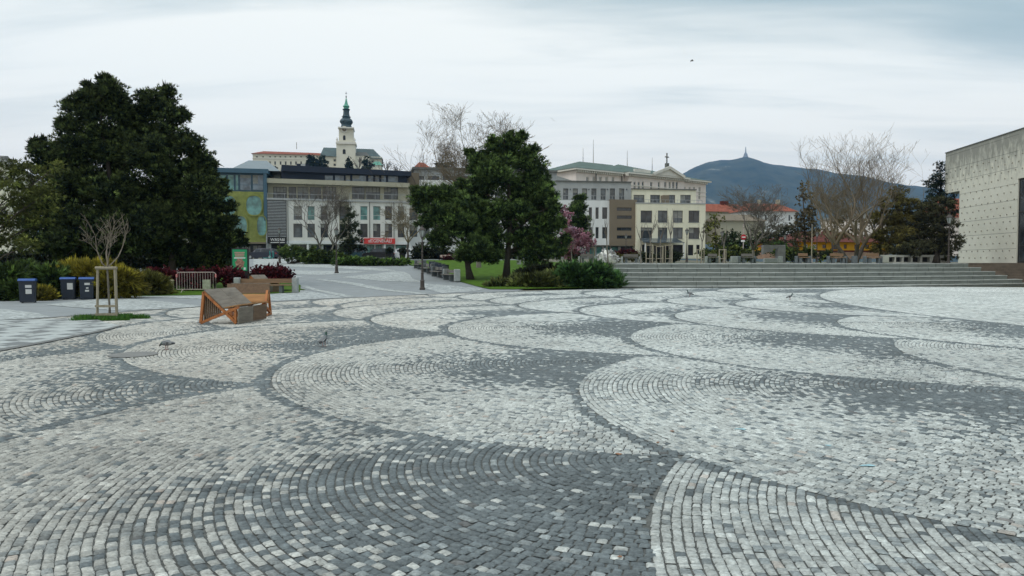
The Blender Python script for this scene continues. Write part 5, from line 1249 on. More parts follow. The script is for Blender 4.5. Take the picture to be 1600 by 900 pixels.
# ------------------------------------------------------------------ the far mountain
def mount(name, prof, Yr, dep, m, step, seed, back=1.0):
    rnd = np.random.default_rng(seed)
    xs = np.arange(prof[0][0], prof[-1][0] + 1, step); nx = len(xs); ny = 34
    ph_ = np.interp(xs, [p[0] for p in prof], [p[1] for p in prof]) + (vnoise(xs.astype(float), xs * 0., 22, seed) - .5) * 2.2 + (vnoise(xs.astype(float), xs * 0., 7, seed + 2) - .5) * .9; V = []
    for j in range(ny):
        f_ = j / (ny - 1) * 2 - 1            # -1 front foot, 0 ridge, 1 back foot
        Y = Yr + f_ * dep
        for i in range(nx):
            top = at(xs[i], ph_[i], Yr); X = top.x * (1 + .12 * f_)
            e = (1 - abs(f_)) ; e = e * e * (3 - 2 * e) * .55 + .45 * e
            n_ = (vnoise(np.array([X]), np.array([Y]), 420, seed)[0] - .5) * 230 + (vnoise(np.array([X]), np.array([Y]), 130, seed + 1)[0] - .5) * 90
            z = top.z * e + n_ * (1 - abs(1 - 2 * e)) * .9 * (0 if abs(f_) < .02 else 1); V.append((X, Y, z if abs(f_) < .99 else -20))
    Fq = [(j * nx + i, j * nx + i + 1, (j + 1) * nx + i + 1, (j + 1) * nx + i) for j in range(ny - 1) for i in range(nx - 1)]
    return npmesh(name, V, Fq, m, smooth=True)
m, nt2, b = newmat('wooded_mountain'); N2 = nt2.nodes; L2 = nt2.links
tcn = N2.new('ShaderNodeTexCoord'); n1_ = N2.new('ShaderNodeTexNoise'); n1_.inputs['Scale'].default_value = .012; n1_.inputs['Detail'].default_value = 10; n1_.inputs['Roughness'].default_value = .65; L2.new(tcn.outputs['Object'], n1_.inputs['Vector'])
cr = N2.new('ShaderNodeValToRGB'); e = cr.color_ramp.elements; e[0].position = .3; e[0].color = (.006, .016, .008, 1); e[1].position = .62; e[1].color = (.05, .056, .028, 1)
e2 = e.new(.72); e2.color = (.20, .20, .17, 1); L2.new(n1_.outputs['Fac'], cr.inputs[0]); L2.new(cr.outputs[0], b.inputs['Base Color']); b.inputs['Roughness'].default_value = 1
mt = mount('mountain', [(960, 330), (1000, 300), (1040, 282), (1066, 270), (1085, 260), (1105, 253.5), (1125, 249.5), (1145, 247), (1163, 245), (1174, 248), (1190, 254), (1215, 256.5), (1240, 260), (1262, 263), (1290, 269), (1320, 273.5), (1350, 279), (1390, 284.5), (1430, 291), (1465, 296), (1500, 303), (1560, 325), (1640, 350), (1720, 370)], 4000, 1500, m, 5, 3)
tag(mt, kind='structure')
mt2 = mount('hills', [(-300, 380), (0, 372), (300, 368), (600, 366), (900, 368), (1100, 362), (1300, 360), (1500, 364), (1800, 366), (2000, 380)], 2600, 700, m, 25, 5)
tag(mt2, kind='structure')
b = at(1165, 246.5, 4000)
t = thing('summit_tower', 'distant white transmitter tower with a stepped base on the mountain top', 'tower', b)
p = 4000 / F
MB().lathe([(5.2 * p, -3 * p), (4.6 * p, 1 * p), (3.2 * p, 3 * p), (3.2 * p, 4 * p), (2.2 * p, 6.5 * p), (1.2 * p, 8 * p)], (0, 0, 0), 8).build('stepped_base', mat('tower_concrete', (.22, .23, .24), .8, .1, .05), t)
MB().tube([(0, 0, 7.5 * p), (0, 0, 12 * p), (0, 0, 17 * p)], [1.2 * p, .9 * p, .4 * p], 6).build('mast', M_['grey_plaster'], t)
# rocky quarry scars
for k, (px, py, w_, h_) in enumerate([(1138, 265, 12, 3), (1158, 264, 9, 2), (1122, 266.5, 7, 1.6), (1170, 258, 5, 1.2)]): pass
# ------------------------------------------------------------------ street lamps
M_['lamp_iron'] = mat('lamp_iron', (.045, .036, .03), .55, .3, 8)
M_['lamp_glass'] = glassmat('lamp_glass', (.30, .33, .32), .15)
def lamp_proto(hh=3.8):
    t = thing('street_lamp', 'x', 'street lamp', (0, 0, 0), 0, 'historic iron street lamps')
    MB().lathe([(.17, 0), (.17, .12), (.13, .16), (.12, .50), (.14, .54), (.09, .60), (.075, .95), (.10, .99), (.06, 1.04), (.045, 2.2), (.065, 2.24), (.04, 2.3), (.034, hh - .82), (.07, hh - .78), (.05, hh - .70)], n=12).build('post', M_['lamp_iron'], t, smooth=False)
    MB().tube([(-.26, 0, hh - 1.0), (.26, 0, hh - 1.0)], .014, 6).build('ladder_bar', M_['lamp_iron'], t)
    z = hh - .70; mb = MB()
    for k in range(6):
        a = R(60 * k); mb.tube([(.09 * math.cos(a), .09 * math.sin(a), z), (.19 * math.cos(a), .19 * math.sin(a), z + .40)], .011, 4)
    mb.lathe([(.10, -.02), (.10, .02)], (0, 0, z), 6); mb.lathe([(.215, 0), (.22, .03), (.10, .17), (.05, .19), (.05, .24), (.02, .27), (.012, .33)], (0, 0, z + .40), 6)
    h_ = mb.build('lantern', M_['lamp_iron'], t)
    MB().lathe([(.085, .02), (.178, .395)], (0, 0, z), 6).build('lantern_glass', M_['lamp_glass'], h_)
    return t
lp = lamp_proto(); used = [False]
for px, py, top, lab in [(660, 453, 352, 'old iron street lamp in front of the bench row, nearest of the lamps'), (526, 427, 354, 'old iron street lamp standing in the middle of the sloping path'), (437, 411.5, 355, 'old iron street lamp beside the wild green ground bush, before the black shop sign')]:
    b = gpt(px, py); s = (at(px, top, b.y).z - b.z) / 3.8; place(lp, used, b, random.random(), lab, s)
for px, Y, top, lab in [(978, 88, 365, 'old iron street lamp before the brown slotted facade'), (1073, 78, 356, 'old iron street lamp before the cream building'), (1482, 58, 333, 'tall brown iron street lamp beside the concrete hall'), (1118, 92, 365, 'small iron lamp with a pale lantern above the terrace hedge, left of its neighbour'), (1128, 88, 360, 'small iron lamp with a pale lantern behind the terrace saplings, close right of another'), (1226, 84, 366, 'small iron lamp behind the grey stone arch'), (1276, 86, 361, 'small iron lamp before the roof of the yellow house')]:
    b = gb(px, Y); s = (at(px, top, Y).z - b.z) / 3.8; place(lp, used, b, random.random(), lab, s)

# ------------------------------------------------------------------ wheelie bins
M_['bin'] = mat('bin_plastic', (.016, .024, .040), .5, .15, 6); M_['lid'] = mat('bin_lid_blue', (.018, .075, .27), .45, .12, 6)
M_['label'] = mat('paper_label', (.62, .62, .60), .7, .05, 8)
def bin_():
    t = thing('wheelie_bin', 'x', 'wheelie bin', (0, 0, 0), 0, 'blue lidded wheelie bins before the junipers')
    mb = MB()
    a = [(-.265, -.25), (.265, -.25), (.265, .26), (-.265, .26)]; b = [(-.29, -.33), (.29, -.33), (.29, .33), (-.29, .33)]
    mb.add([(x, y, .04) for x, y in a] + [(x, y, .93) for x, y in b], [(3, 2, 1, 0), (4, 5, 6, 7), (0, 1, 5, 4), (1, 2, 6, 5), (2, 3, 7, 6), (3, 0, 4, 7)])
    mb.box(-.305, .305, -.345, .345, .90, .945); mb.box(-.20, .20, -.30, -.25, .50, .52); mb.build('body', M_['bin'], t)
    l_ = MB(); prof = [(-.37, .95), (.35, .95), (.35, 1.0), (.20, 1.045), (-.15, 1.055), (-.33, 1.01), (-.38, .97)]
    l_.prism(prof, -.315, .315, lambda u, v, s: (s, u, v)); L_ = l_.build('lid', M_['lid'], t)
    MB().tube([(-.2, .40, .99), (.2, .40, .99)], .018, 6).build('handle', M_['bin'], t)
    for s in (-1, 1): MB().tube([(s * .20, .27, .10), (s * .27, .27, .10)], .10, 12).build('wheel', M_['black'], t)
    return t
bp = bin_(); used = [False]
def lab_(t, rects):
    for (x0, x1, z0, z1) in rects:
        sl = lambda z: -.25 - .08 * (z - .04) / .89 - .006
        MB().add([(x0, sl(z0), z0), (x1, sl(z0), z0), (x1, sl(z1), z1), (x0, sl(z1), z1), (x0, sl(z0) - .004, z0), (x1, sl(z0) - .004, z0), (x1, sl(z1) - .004, z1), (x0, sl(z1) - .004, z1)], [(0, 3, 2, 1), (4, 5, 6, 7), (0, 1, 5, 4), (1, 2, 6, 5), (2, 3, 7, 6), (3, 0, 4, 7)]).build('paper_label', M_['label'], t)
bins = []
for px, py, lab, rz in [(36, 474, 'dark blue wheelie bin standing alone at the far left, with two white labels', .45), (101, 468.5, 'dark wheelie bin with blue lid and one large pentagonal white sticker, left of the pair', .42), (130, 468.5, 'dark wheelie bin with bright blue lid and three small white labels, right of the pair', .46)]:
    b = gpt(px, py); bins.append(place(bp, used, (b.x, b.y + .3, 0), rz, lab, .93))
lab_(bins[0], [(-.05, .18, .66, .78), (-.04, .18, .40, .60)]); lab_(bins[1], [(-.02, .21, .48, .78)]); lab_(bins[2], [(-.08, .14, .69, .79), (-.02, .08, .52, .58), (-.06, .1, .38, .46)])

# ------------------------------------------------------------------ staked young tree with grass patch
M_['stake'] = mat('weathered_wood', (.27, .24, .175), .85, .2, 3, stretch=(6, 6, .6), bump=.3)
b = gpt(171, 498)
gp = thing('grass_patch', 'small oval tuft of green grass round the staked young tree', 'grass', (b.x, b.y, 0))
gp['kind'] = 'stuff'
n = 5200; rr = np.sqrt(rng.random(n)); aa = rng.random(n) * 6.283; wob = 1 + .25 * np.sin(aa * 5) + .15 * np.sin(aa * 9 + 1)
C = np.c_[rr * np.cos(aa) * .92 * wob, rr * np.sin(aa) * .75 * wob, np.zeros(n)]
D = unit(n) * .6; D[:, 2] = 1; D /= np.linalg.norm(D, axis=1, keepdims=True)
V, Fq, c_ = blades(C, D, .05 + .11 * rng.random(n), np.full(n, .012), np.array([.04, .12, .015]) * (.6 + .9 * rng.random(n))[:, None] + (rng.random(n) < .15)[:, None] * np.array([.05, .04, .01]))
npmesh('grass_blades', V, Fq, M_['leaf'], gp, c_)
vs = [((.96 * math.cos(a) * (1 + .25 * math.sin(a * 5) + .15 * math.sin(a * 9 + 1)), .78 * math.sin(a) * (1 + .25 * math.sin(a * 5) + .15 * math.sin(a * 9 + 1)), .008) for a in [2 * math.pi * k / 48 for k in range(48)])]
MB().add(list(vs[0]), [tuple(range(48))]).build('soil', M_['grass'], gp)
t = bare_tree('young_tree', 'leafless young tree tied between wooden stakes at the left of the plaza', 'young tree', (b.x, b.y, 0), at(170, 325, b.y).z, M_['greybark'], mat('young_bark', (.20, .17, .13), .9, .2, 6), 71, .46, .034, 5, 3, .55, .10, .72, minr=.0045, wob=.12, rmax=1.05, width=1.6, dens=.6)
g = thing('tree_guard', 'wooden stake frame round the young tree in the grass patch', 'tree guard', (b.x, b.y, 0))
for x, y in ((-.24, -.12), (.26, -.14), (.02, .34)): MB().tube([(x * 1.15, y * 1.1, -.05), (x, y, 1.50)], .035, 9).build('stake', M_['stake'], g)
MB().tube([(-.30, -.13, 1.47), (.32, -.15, 1.47)], .045, 8).build('top_rail', M_['stake'], g)
MB().tube([(-.28, -.12, 1.45), (.02, .38, 1.45)], .035, 6).build('top_rail', M_['stake'], g); MB().tube([(.30, -.14, 1.45), (.02, .38, 1.45)], .035, 6).build('top_rail', M_['stake'], g)
for z in (.10, .34): MB().box(-.31, .33, -.19, -.155, z, z + .07).build('cross_board', M_['stake'], g)

# ------------------------------------------------------------------ wooden loungers
M_['orange_wood'] = mat('orange_larch', (.32, .10, .026), .6, .3, 5, stretch=(1, 1, 1), c2=(.46, .17, .045), bump=.2)
M_['grey_plank'] = mat('weathered_plank', (.155, .13, .10), .8, .25, 1.3, stretch=(9, 1.2, 9), c2=(.235, .205, .165), bump=.4)
M_['plank_edge'] = mat('brown_plank', (.13, .08, .045), .75, .3, 2, stretch=(7, 1, 7))
M_['plank_or'] = mat('worn_orange_plank', (.34, .17, .06), .7, .25, 2, stretch=(1, 8, 8))
def lounger(label, loc, rz, Ln=1.55, sc=1.0, back=True):
    """section in x,z ; length along y"""
    t = thing('wooden_lounger', label, 'lounger', loc, rz, 'folded looking wooden loungers on the plaza')
    P0, P1, P2, P3 = (0, .03), (.10, .88), (1.02, .03), (1.10, .47)
    K = (.655, .385)
    for y in (.0, Ln - .07):
        mb = MB()
        for (a, b_) in ((P0, P1), (P1, P2), (P0, P3)): mb.beam((a[0], y + .035, a[1]), (b_[0], y + .035, b_[1]), .07, .075, (0, 1, 0))
        if True: mb.box(.97, 1.03, y + .002, y + .068, .06, .42)
        mb.build('end_frame', M_['orange_wood'], t)
    mb = MB()
    for k in range(9):
        f = (k + .6) / 9.5; x = .06 + .54 * f; zt_ = .88 - (x - .10) * .775; zb_ = .03 + x * .40 + .03
        if zt_ - zb_ > .08: mb.beam((x, .075 + .0, zb_), (x - .02, .075 + .0, zt_ - .05), .028, .05, (0, 1, 0))
    mb.build('infill_slats', M_['plank_edge'], t)
    h = (Ln - .015) / 2
    for k in range(2):
        y0 = k * (h + .015); nm = Vector((.61, 0, .79)) * .045
        def slab_(a, b_, off, name, m_):
            d = Vector((b_[0] - a[0], 0, b_[1] - a[1])).normalized(); n_ = Vector((-d.z, 0, d.x)); n_ = n_ if n_.z > 0 or abs(n_.z) < .1 else -n_
            if name == 'front_board': n_ = Vector((1, 0, 0))
            p = Vector((a[0], 0, a[1])) + n_ * off; q = Vector((b_[0], 0, b_[1])) + n_ * off; th = n_ * .028
            vs = [p + Vector((0, y0, 0)), q + Vector((0, y0, 0)), q + Vector((0, y0 + h, 0)), p + Vector((0, y0 + h, 0))]
            MB().add(vs + [v + th for v in vs], [(0, 3, 2, 1), (4, 5, 6, 7), (0, 1, 5, 4), (1, 2, 6, 5), (2, 3, 7, 6), (3, 0, 4, 7)]).build(name, m_, t)
        slab_((.08, .90), K, .04, 'sloping_board', M_['grey_plank'])
        slab_(K, (1.12, .475), .04, 'seat_board', M_['plank_or'])
        slab_((1.055, .46), (1.03, .03), .03, 'front_board', M_['grey_plank'] if k == 0 else M_['plank_edge'])
    t.scale = (sc, sc, sc)
    return t
b = gpt(313, 506.5)
lounger('nearest wooden lounger with crossed orange end frame and grey sloping boards', (b.x, b.y, 0), R(-6), 1.75, .97)
b = at(412, 409, 21.2)
# its partner stands turned a quarter, its back panel and open orange seat facing the camera
def lounger2(label, loc, rz, sc=1.0):
    t = thing('wooden_lounger', label, 'lounger', loc, rz, 'folded looking wooden loungers on the plaza')
    Ln = 1.15
    P0, P1, P2, P3 = (0, .03), (-.16, 1.0), (-.98, .03), (-1.0, .47)
    # section in y,z : x is the length
    for x in (0, Ln - .07):
        mb = MB()
        mb.beam((x + .035, 0.95, .03), (x + .035, .62, .99), .07, .07, (1, 0, 0)); mb.beam((x + .035, .66, .98), (x + .035, .05, .03), .07, .07, (1, 0, 0)); mb.beam((x + .035, .98, .04), (x + .035, -.02, .44), .07, .07, (1, 0, 0)); mb.beam((x + .035, .98, .05), (x + .035, .02, .05), .068, .06, (1, 0, 0))
        mb.build('end_frame', M_['orange_wood'], t)
    def bd(p, q, nm, m_, x0=-.03, x1=Ln + .03, th=.03):
        mb = MB(); p = Vector((0, *p)); q = Vector((0, *q)); d = (q - p).normalized(); n_ = Vector((0, -d.z, d.y)) * th
        if n_.z < 0: n_ = -n_
        vs = [Vector((x0, p.y, p.z)), Vector((x1, p.y, p.z)), Vector((x1, q.y, q.z)), Vector((x0, q.y, q.z))]
        mb.add([v for v in vs] + [v + n_ for v in vs], [(0, 3, 2, 1), (4, 5, 6, 7), (0, 1, 5, 4), (1, 2, 6, 5), (2, 3, 7, 6), (3, 0, 4, 7)]); return mb.build(nm, m_, t)
    bd((.62, 1.03), (.52, .72), 'back_board', M_['plank_edge'], -.14, Ln + .03); bd((.505, .70), (.37, .44), 'lower_back_board', M_['plank_or'])
    bd((.36, .42), (-.03, .47), 'seat_board', M_['plank_or'])
    MB().box(-.03, Ln + .03, .60, .68, 1.03, 1.055).build('top_rail', M_['grey_plank'], t)
    t.scale = (sc,) * 3; return t
lounger2('wooden lounger with raised brown backrest and orange seat behind the nearest one', (b.x - 1.30, b.y + .55, 0), R(5), .95)
b = gpt(398, 457.5)
lounger('small looking wooden lounger farther back beside the stone ended bench', (b.x - .3, b.y, 0), R(-20), 1.1, 1.0)

# ------------------------------------------------------------------ benches with stone ends
M_['stone_end'] = mat('bench_stone', (.29, .31, .30), .85, .2, 5, bump=.3); M_['dark_end'] = mat('dark_bench_stone', (.10, .115, .12), .8, .2, 5)
M_['bench_plank'] = mat('bench_plank', (.20, .125, .07), .75, .25, 2, stretch=(1, 8, 8)); M_['bench_grey'] = mat('bench_grey_plank', (.15, .14, .125), .8, .2, 2, stretch=(1, 8, 8))
def bench(label, loc, rz, wd=2.2, ends='stone_end', plank='bench_plank', group='stone ended benches', left=True, right=True, eh=.82, ew=.14):
    t = thing('park_bench', label, 'bench', loc, rz, group); h = wd / 2
    for s, on in ((-1, left), (1, right)):
        if on: MB().box(s * h - ew, s * h + ew, -.10, .30, 0, eh, bev=.03).build('stone_end', M_[ends], t)
    MB().box(-h + .15, h - .15, -.34, -.13, .41, .46).add([], []).build('seat', M_[plank], t); MB().box(-h + .15, h - .15, -.12, .10, .41, .46).build('seat', M_[plank], t)
    MB().box(-h + .15, h - .15, .14, .19, .53, .76).build('backrest', M_[plank], t)
    for s in (-.55, .55): MB().box(s * h - .08, s * h + .08, -.28, .12, 0, .405).build('leg', M_['dark_end'], t)
    return t
b = gpt(404, 457); 
bench('long wooden bench with grey stone ends before the clipped red barberry hedge', (at(414, 409, 38.5).x, 38.6, 0), R(3), 3.0)
# bench row along the lawn
row = [(713, 441.5), (694, 436), (676, 430.5), (662, 424), (648, 417.5)]
for i in range(4):
    p, q = gpt(*row[i]), gpt(*row[i + 1]); m_ = (p + q) / 2; d = q - p
    lab = ['nearest bench of the row along the lawn, ending in a pale grey stone block', 'second bench of the row along the lawn, counted from the pale stone block', 'third bench of the row along the lawn, beyond the iron lamp post', 'farthest bench of the row along the lawn, left of the iron lamp post'][i]
    t = bench(lab, (m_.x, m_.y, hgt(m_.x, m_.y)), math.atan2(d.y, d.x) + math.pi, min(d.length * .9, 5.5), 'stone_end' if i == 0 else 'dark_end', 'bench_grey', 'benches in a row along the lawn')
for k, (px, py) in enumerate([(668, 427.5), (672, 429), (677, 430.6), (683, 433), (688, 435)]):
    b = gpt(px, py); t = thing('seat_post', ['dark slim post at the far end of the row behind the benches', 'dark post second from the far end behind the benches', 'dark post in the middle of the five behind the benches', 'dark post second nearest behind the benches', 'dark post nearest the pale stone block, behind the benches'][k], 'post', b + Vector((.35, .2, -.02)), -.6, 'dark posts behind the bench row')
    MB().box(-.22, .22, -.16, .16, 0, .98, bev=.03).build('block', M_['navy'], t); MB().box(-.24, .24, -.18, .18, .98, 1.02).build('cap', M_['dark_end'], t)
# terrace benches
for px0, px1, Y, lab, pk in [(1245, 1266, 57, 'brown plank bench with dark stone ends in the grass strip right of the grey arch', 'bench_plank'), (1295, 1322, 57.5, 'reddish bench with dark stone ends before the stone plinth of the yellow house', 'bench_plank'), (1352, 1377, 58, 'brown bench with dark stone ends beside the niche wall', 'bench_plank'), (1156, 1180, 60, 'grey bench between slim stone blocks beside the round bare tree', 'bench_grey'), (1104, 1124, 60, 'low grey bench under the staked saplings left of the hedge', 'bench_grey'), (905, 930, 62, 'pale grey bench before the pink tree', 'bench_grey'), (972, 1000, 64, 'dark bench before the yellow green shrubs', 'bench_grey')]:
    a = at(px0, 409, Y); c = at(px1, 409, Y); x = (a.x + c.x) / 2; bench(lab, (x, Y, hgt(x, Y) + .02), 0, c.x - a.x, 'dark_end' if px0 > 1130 else 'stone_end', pk, 'benches on the terrace', eh=.55, ew=.075)
for k, (px, Y, lab) in enumerate([(1145, 61, 'pale stone block left in the row of two under the hedge'), (1151, 61, 'pale stone block right in the row of two under the hedge'), (1219, 62, 'pale low stone block at the foot of the grey arch'), (1335, 57.5, 'lone dark stone block between the two right benches')]):
    b = gb(px, Y); t = thing('stone_block', lab, 'stone block', (b.x, b.y, b.z), 0, 'stone seat blocks on the terrace')
    MB().box(-.16, .16, -.2, .2, 0, .58, bev=.03).build('block', M_['stone_end'] if k < 3 else M_['dark_end'], t)
for px, Y, lab in [(700, 86, 'pale pink stone bench on the lawn behind the left pine trunks'), (727, 86, 'second pale pink stone bench on the lawn, partly behind the pine trunk')]:
    b = gpt(px, 409) if False else gb(px, Y); t = thing('stone_bench', lab, 'bench', (b.x, b.y, b.z), 0, 'pale benches on the lawn'); MB().box(-.9, .9, -.25, .25, .25, .55, bev=.03).build('seat', mat('pink_stone', (.48, .38, .32), .8, .1, 3), t)
    for s in (-.6, .6): MB().box(s - .12, s + .12, -.2, .2, 0, .25).build('leg', M_['dark_end'], t)

# ------------------------------------------------------------------ barrier, posts, poster
M_['galv'] = mat('galvanised_pipe', (.44, .36, .33), .5, .12, 6)
M_['tape'] = mat('red_white_tape', (.55, .20, .20), .6, .3, 12)
b = gpt(307, 457.5)
t = thing('crowd_barrier', 'metal crowd barrier with vertical bars before the red barberries', 'barrier', (b.x, b.y, 0), R(6))
hw = 1.0; mb = MB()
mb.tube([(-hw, 0, .18), (-hw, 0, .98), (-hw + .04, 0, 1.05), (-hw + .12, 0, 1.09), (hw - .12, 0, 1.09), (hw - .04, 0, 1.05), (hw, 0, .98), (hw, 0, .18), (-hw, 0, .18)], .021, 7); mb.build('frame', M_['galv'], t)
for k in range(1, 15):
    x = -hw + k * 2 * hw / 15; MB().tube([(x, 0, .18), (x, 0, 1.09)], .010, 6).build('bar', M_['galv'], t)
for s in (-.7, .7): 
    mb = MB(); mb.tube([(s, -.28, .02), (s, -.25, .05), (s, 0, .18), (s, .25, .05), (s, .28, .02)], .017, 6); mb.build('foot', M_['galv'], t)
MB().box(.32, .72, -.03, -.015, .20, .70).build('notice_plate', mat('dull_plate', (.33, .35, .26), .7, .3, 9), t)
for s in (-1, 1): MB().box(s * hw - .04, s * hw + .04, -.04, .04, .80, 1.0, bev=.02).build('tape_knot', M_['tape'], t)
for px, py, Y_, lab in [(69, 462, 33.5, 'square wooden looking stone post between the blue bins'), (266, 459, None, 'squat stone post left of the metal barrier')]:
    b = gpt(px, py); t = thing('stone_post', lab, 'post', (b.x, b.y, 0), 0, 'stone posts before the shrubs'); hz = (at(px, 441.5 if px < 100 else 437, b.y).z)
    MB().box(-.14, .14, -.14, .14, -.05, hz - .1, bev=.02).build('shaft', mat('sandstone_post', (.27, .23, .14), .9, .25, 4, bump=.4), t); MB().box(-.155, .155, -.155, .155, hz - .1, hz, bev=.03).build('cap', mat('sandstone_cap', (.31, .27, .17), .9, .25, 4), t)
for px, py, lab in [(460, 404.5, 'small pale stone post beside the wild ground bush')]:
    b = gpt(px, py); t = thing('stone_post', lab, 'post', b, 0); MB().box(-.16, .16, -.16, .16, -.05, .75, bev=.03).build('shaft', mat('sandstone_pale', (.34, .31, .20), .9, .2, 4), t)
# poster stand
Yp = 44; x = at(375.5, 409, Yp).x; z0 = at(375, 436, Yp).z; z1 = at(375, 388, Yp).z
t = thing('poster_stand', 'black framed upright display with a green poster behind the red barberry', 'poster stand', (x, Yp, 0), R(4))
wd = (388.5 - 362.5) / F * Yp / 2; MB().box(-wd, wd, -.10, .10, 0, z1, bev=.015).build('case', M_['black'], t)
pb, pt_ = at(375, 423, Yp).z, z1 - .07
po = MB().box(-wd + .07, wd - .07, -.112, -.101, pb, pt_).build('poster', mat('green_poster', (.012, .32, .13), .5, .1, 2), t)
ph_ = pt_ - pb; pk = mat('poster_pink', (.62, .30, .28), .6, .2, 30)
mb = MB(); rl = random.Random(4)
for r_ in range(3):
    x = -.30 + .02 * r_
    while x < .28 - .02 * r_: w2 = rl.uniform(.03, .06); mb.box(x, x + w2, -.1165, -.1125, pt_ - .15 - r_ * .10 - .07, pt_ - .15 - r_ * .10); x += w2 + .012
mb.build('poster_lettering', pk, po); 
MB().box(-.33, .33, -.1165, -.1125, pt_ - .54, pt_ - .47).build('poster_band', M_['white'], po)
mb = MB(); cz = pb + ph_ * .34
mb.prism([(.26 * math.cos(a) * (1 + .10 * math.sin(7 * a)), cz + .30 * math.sin(a) * (1 + .10 * math.sin(7 * a))) for a in [2 * math.pi * k / 42 for k in range(42)]], -.1165, -.1125, lambda u, v, s: (u, s, v)); fr_ = mb.build('poster_picture', mat('poster_brown', (.25, .075, .04), .6, .6, 9, c2=(.55, .33, .24)), po)
MB().box(.22, .34, -.1165, -.1125, pb + .06, pb + .20).build('poster_stamp', M_['white'], po)
# ------------------------------------------------------------------ white garden sculpture / arch / niche wall / sign / pole
Yb = 54; b = at(948, 411, Yb); bz = TER - .1
t = thing('stone_heap', 'shaggy bright white rock like sculpture at the upper left end of the steps', 'sculpture', (b.x, Yb, hgt(b.x, Yb)))
lb = px_lobes(Yb, [(940, 402, 6, 9, 0), (946, 399, 6, 9, .2), (953, 402, 7, 8, .1), (959, 406, 5, 6, 0)])
for (x, y, z, rx, ry, rz) in lb:
    pass
mw = mat('white_fibre', (.78, .78, .73), .8, .1, 8); Vs = []; o_ = origin(t)
mb = MB()
for (x, y, z, rx, ry, rz) in lb:
    mb.lathe([(rx * .5, -rz), (rx * .75, -rz * .4), (rx * .7, rz * .2), (rx * .35, rz * .75), (rx * .05, rz * .95)], (x, y, z), 9)
mb.build('core', mw, t, world=True)
crown('tufts', lb, matv('white_tufts', .8, 6, .9, 1.1), t, sub=.12, tufts=.6, needles=4, ln=.2, wd=.07, base=(.74, .74, .70), tip=(.86, .86, .82), up=-.3, droop=.5, spread=.4, hue=.04, fill=.22, shell=.9)
# stone blocks behind juniper
b = gpt(972, 430); 
# grey stone arch
Ya = 66; a = at(1191, 411, Ya); c = at(1225, 411, Ya); hz = at(1200, 382.5, Ya).z; g_ = hgt(a.x, Ya)
t = thing('stone_arch', 'grey granite gate shaped monument with a half broken arch on the terrace', 'monument', (a.x, Ya, g_)); W_ = c.x - a.x; hh = hz - g_
mb = MB(); mb.box(W_ * .66, W_, -.35, .35, 0, hh - .03, bev=.03)
mb.build('pillar', mat('monument_granite', (.19, .19, .185), .85, .25, 3, bump=.4), t)
arc = [(0, hh - .02), (W_ * .655, hh - .02), (W_ * .655, hh * .76)] + [(W_ * .58 + W_ * .0 - .35 * math.cos(R(k)) * 1, hh * .62 + .30 * math.sin(R(k))) for k in (120, 90, 60, 30, 0)] + [(W_ * .16, hh * .60), (0, hh * .48)]
MB().prism(arc, -.3, .3, lambda u, v, s: (u, s, v)).build('lintel', mat('monument_lintel', (.17, .17, .165), .85, .25, 3, bump=.4), t)
MB().box(-.1, W_ * .66, -1.0, -.45, 0, .42, bev=.03).build('plinth', M_['stone_end'], t)
# niche wall
Yn = 60; a = at(1380, 411, Yn); c = at(1480, 411, Yn); g_ = hgt(a.x + 3, Yn)
t = thing('niche_wall', 'low pale concrete wall with five dark square niches beside the concrete hall', 'wall', (a.x, Yn, g_)); W_ = c.x - a.x; hh = at(1430, 398.3, Yn).z - g_; k_ = Yn / F
mb = MB(); holes = [((px - 1380) * k_, (px + w2 - 1380) * k_) for px, w2 in [(1389, 9), (1400, 10), (1412, 11), (1426, 12), (1441, 12)]]
xs_ = sorted([0, W_] + [v for h_ in holes for v in h_]); z1_, z2_ = .10, hh - .18
mb.box(0, W_, 0, .5, z2_, hh); mb.box(0, W_, 0, .5, -.1, z1_)
for i in range(0, len(xs_) - 1, 2): mb.box(xs_[i], xs_[i + 1], .002, .498, z1_, z2_)
mb.build('wall_body', mat('pale_concrete', (.42, .42, .38), .85, .12, 1.2), t); MB().box(.3, W_ - .3, .44, .49, z1_ - .02, z2_ + .02).build('niche_back', M_['darkin'], t)
# red round sign with pole
b = gb(1161, 80); t = thing('traffic_sign', 'red round traffic sign with a white plate on a pole behind the terrace hedge', 'traffic sign', b)
z_ = lambda py: at(1161, py, 80).z - b.z
MB().tube([(0, 0, 0), (0, 0, z_(350))], .05, 6).build('pole', M_['galv'], t)
MB().tube([(0, -.06, z_(370.5)), (0, -.09, z_(370.5))], .30, 18).build('round_plate', mat('sign_red', (.42, .02, .025), .5, .1, 3), t); MB().box(-.2, .2, -.12, -.095, z_(370.5) - .05, z_(370.5) + .05).build('white_bar', M_['white'], t)
MB().box(-.26, .14, -.09, -.06, z_(378), z_(375)).build('plate', M_['white'], t)
b = gb(1268, 58); t = thing('flag_pole', 'thin pale pole rising from the grass strip beside the bench', 'pole', b); MB().tube([(0, 0, 0), (0, 0, at(1268, 350, 58).z - b.z)], [.05, .03], 7).build('shaft', M_['stake'], t); MB().lathe([(.07, 0), (.07, .3), (.05, .34)], (0, 0, 0), 8).build('sleeve', M_['galv'], t)
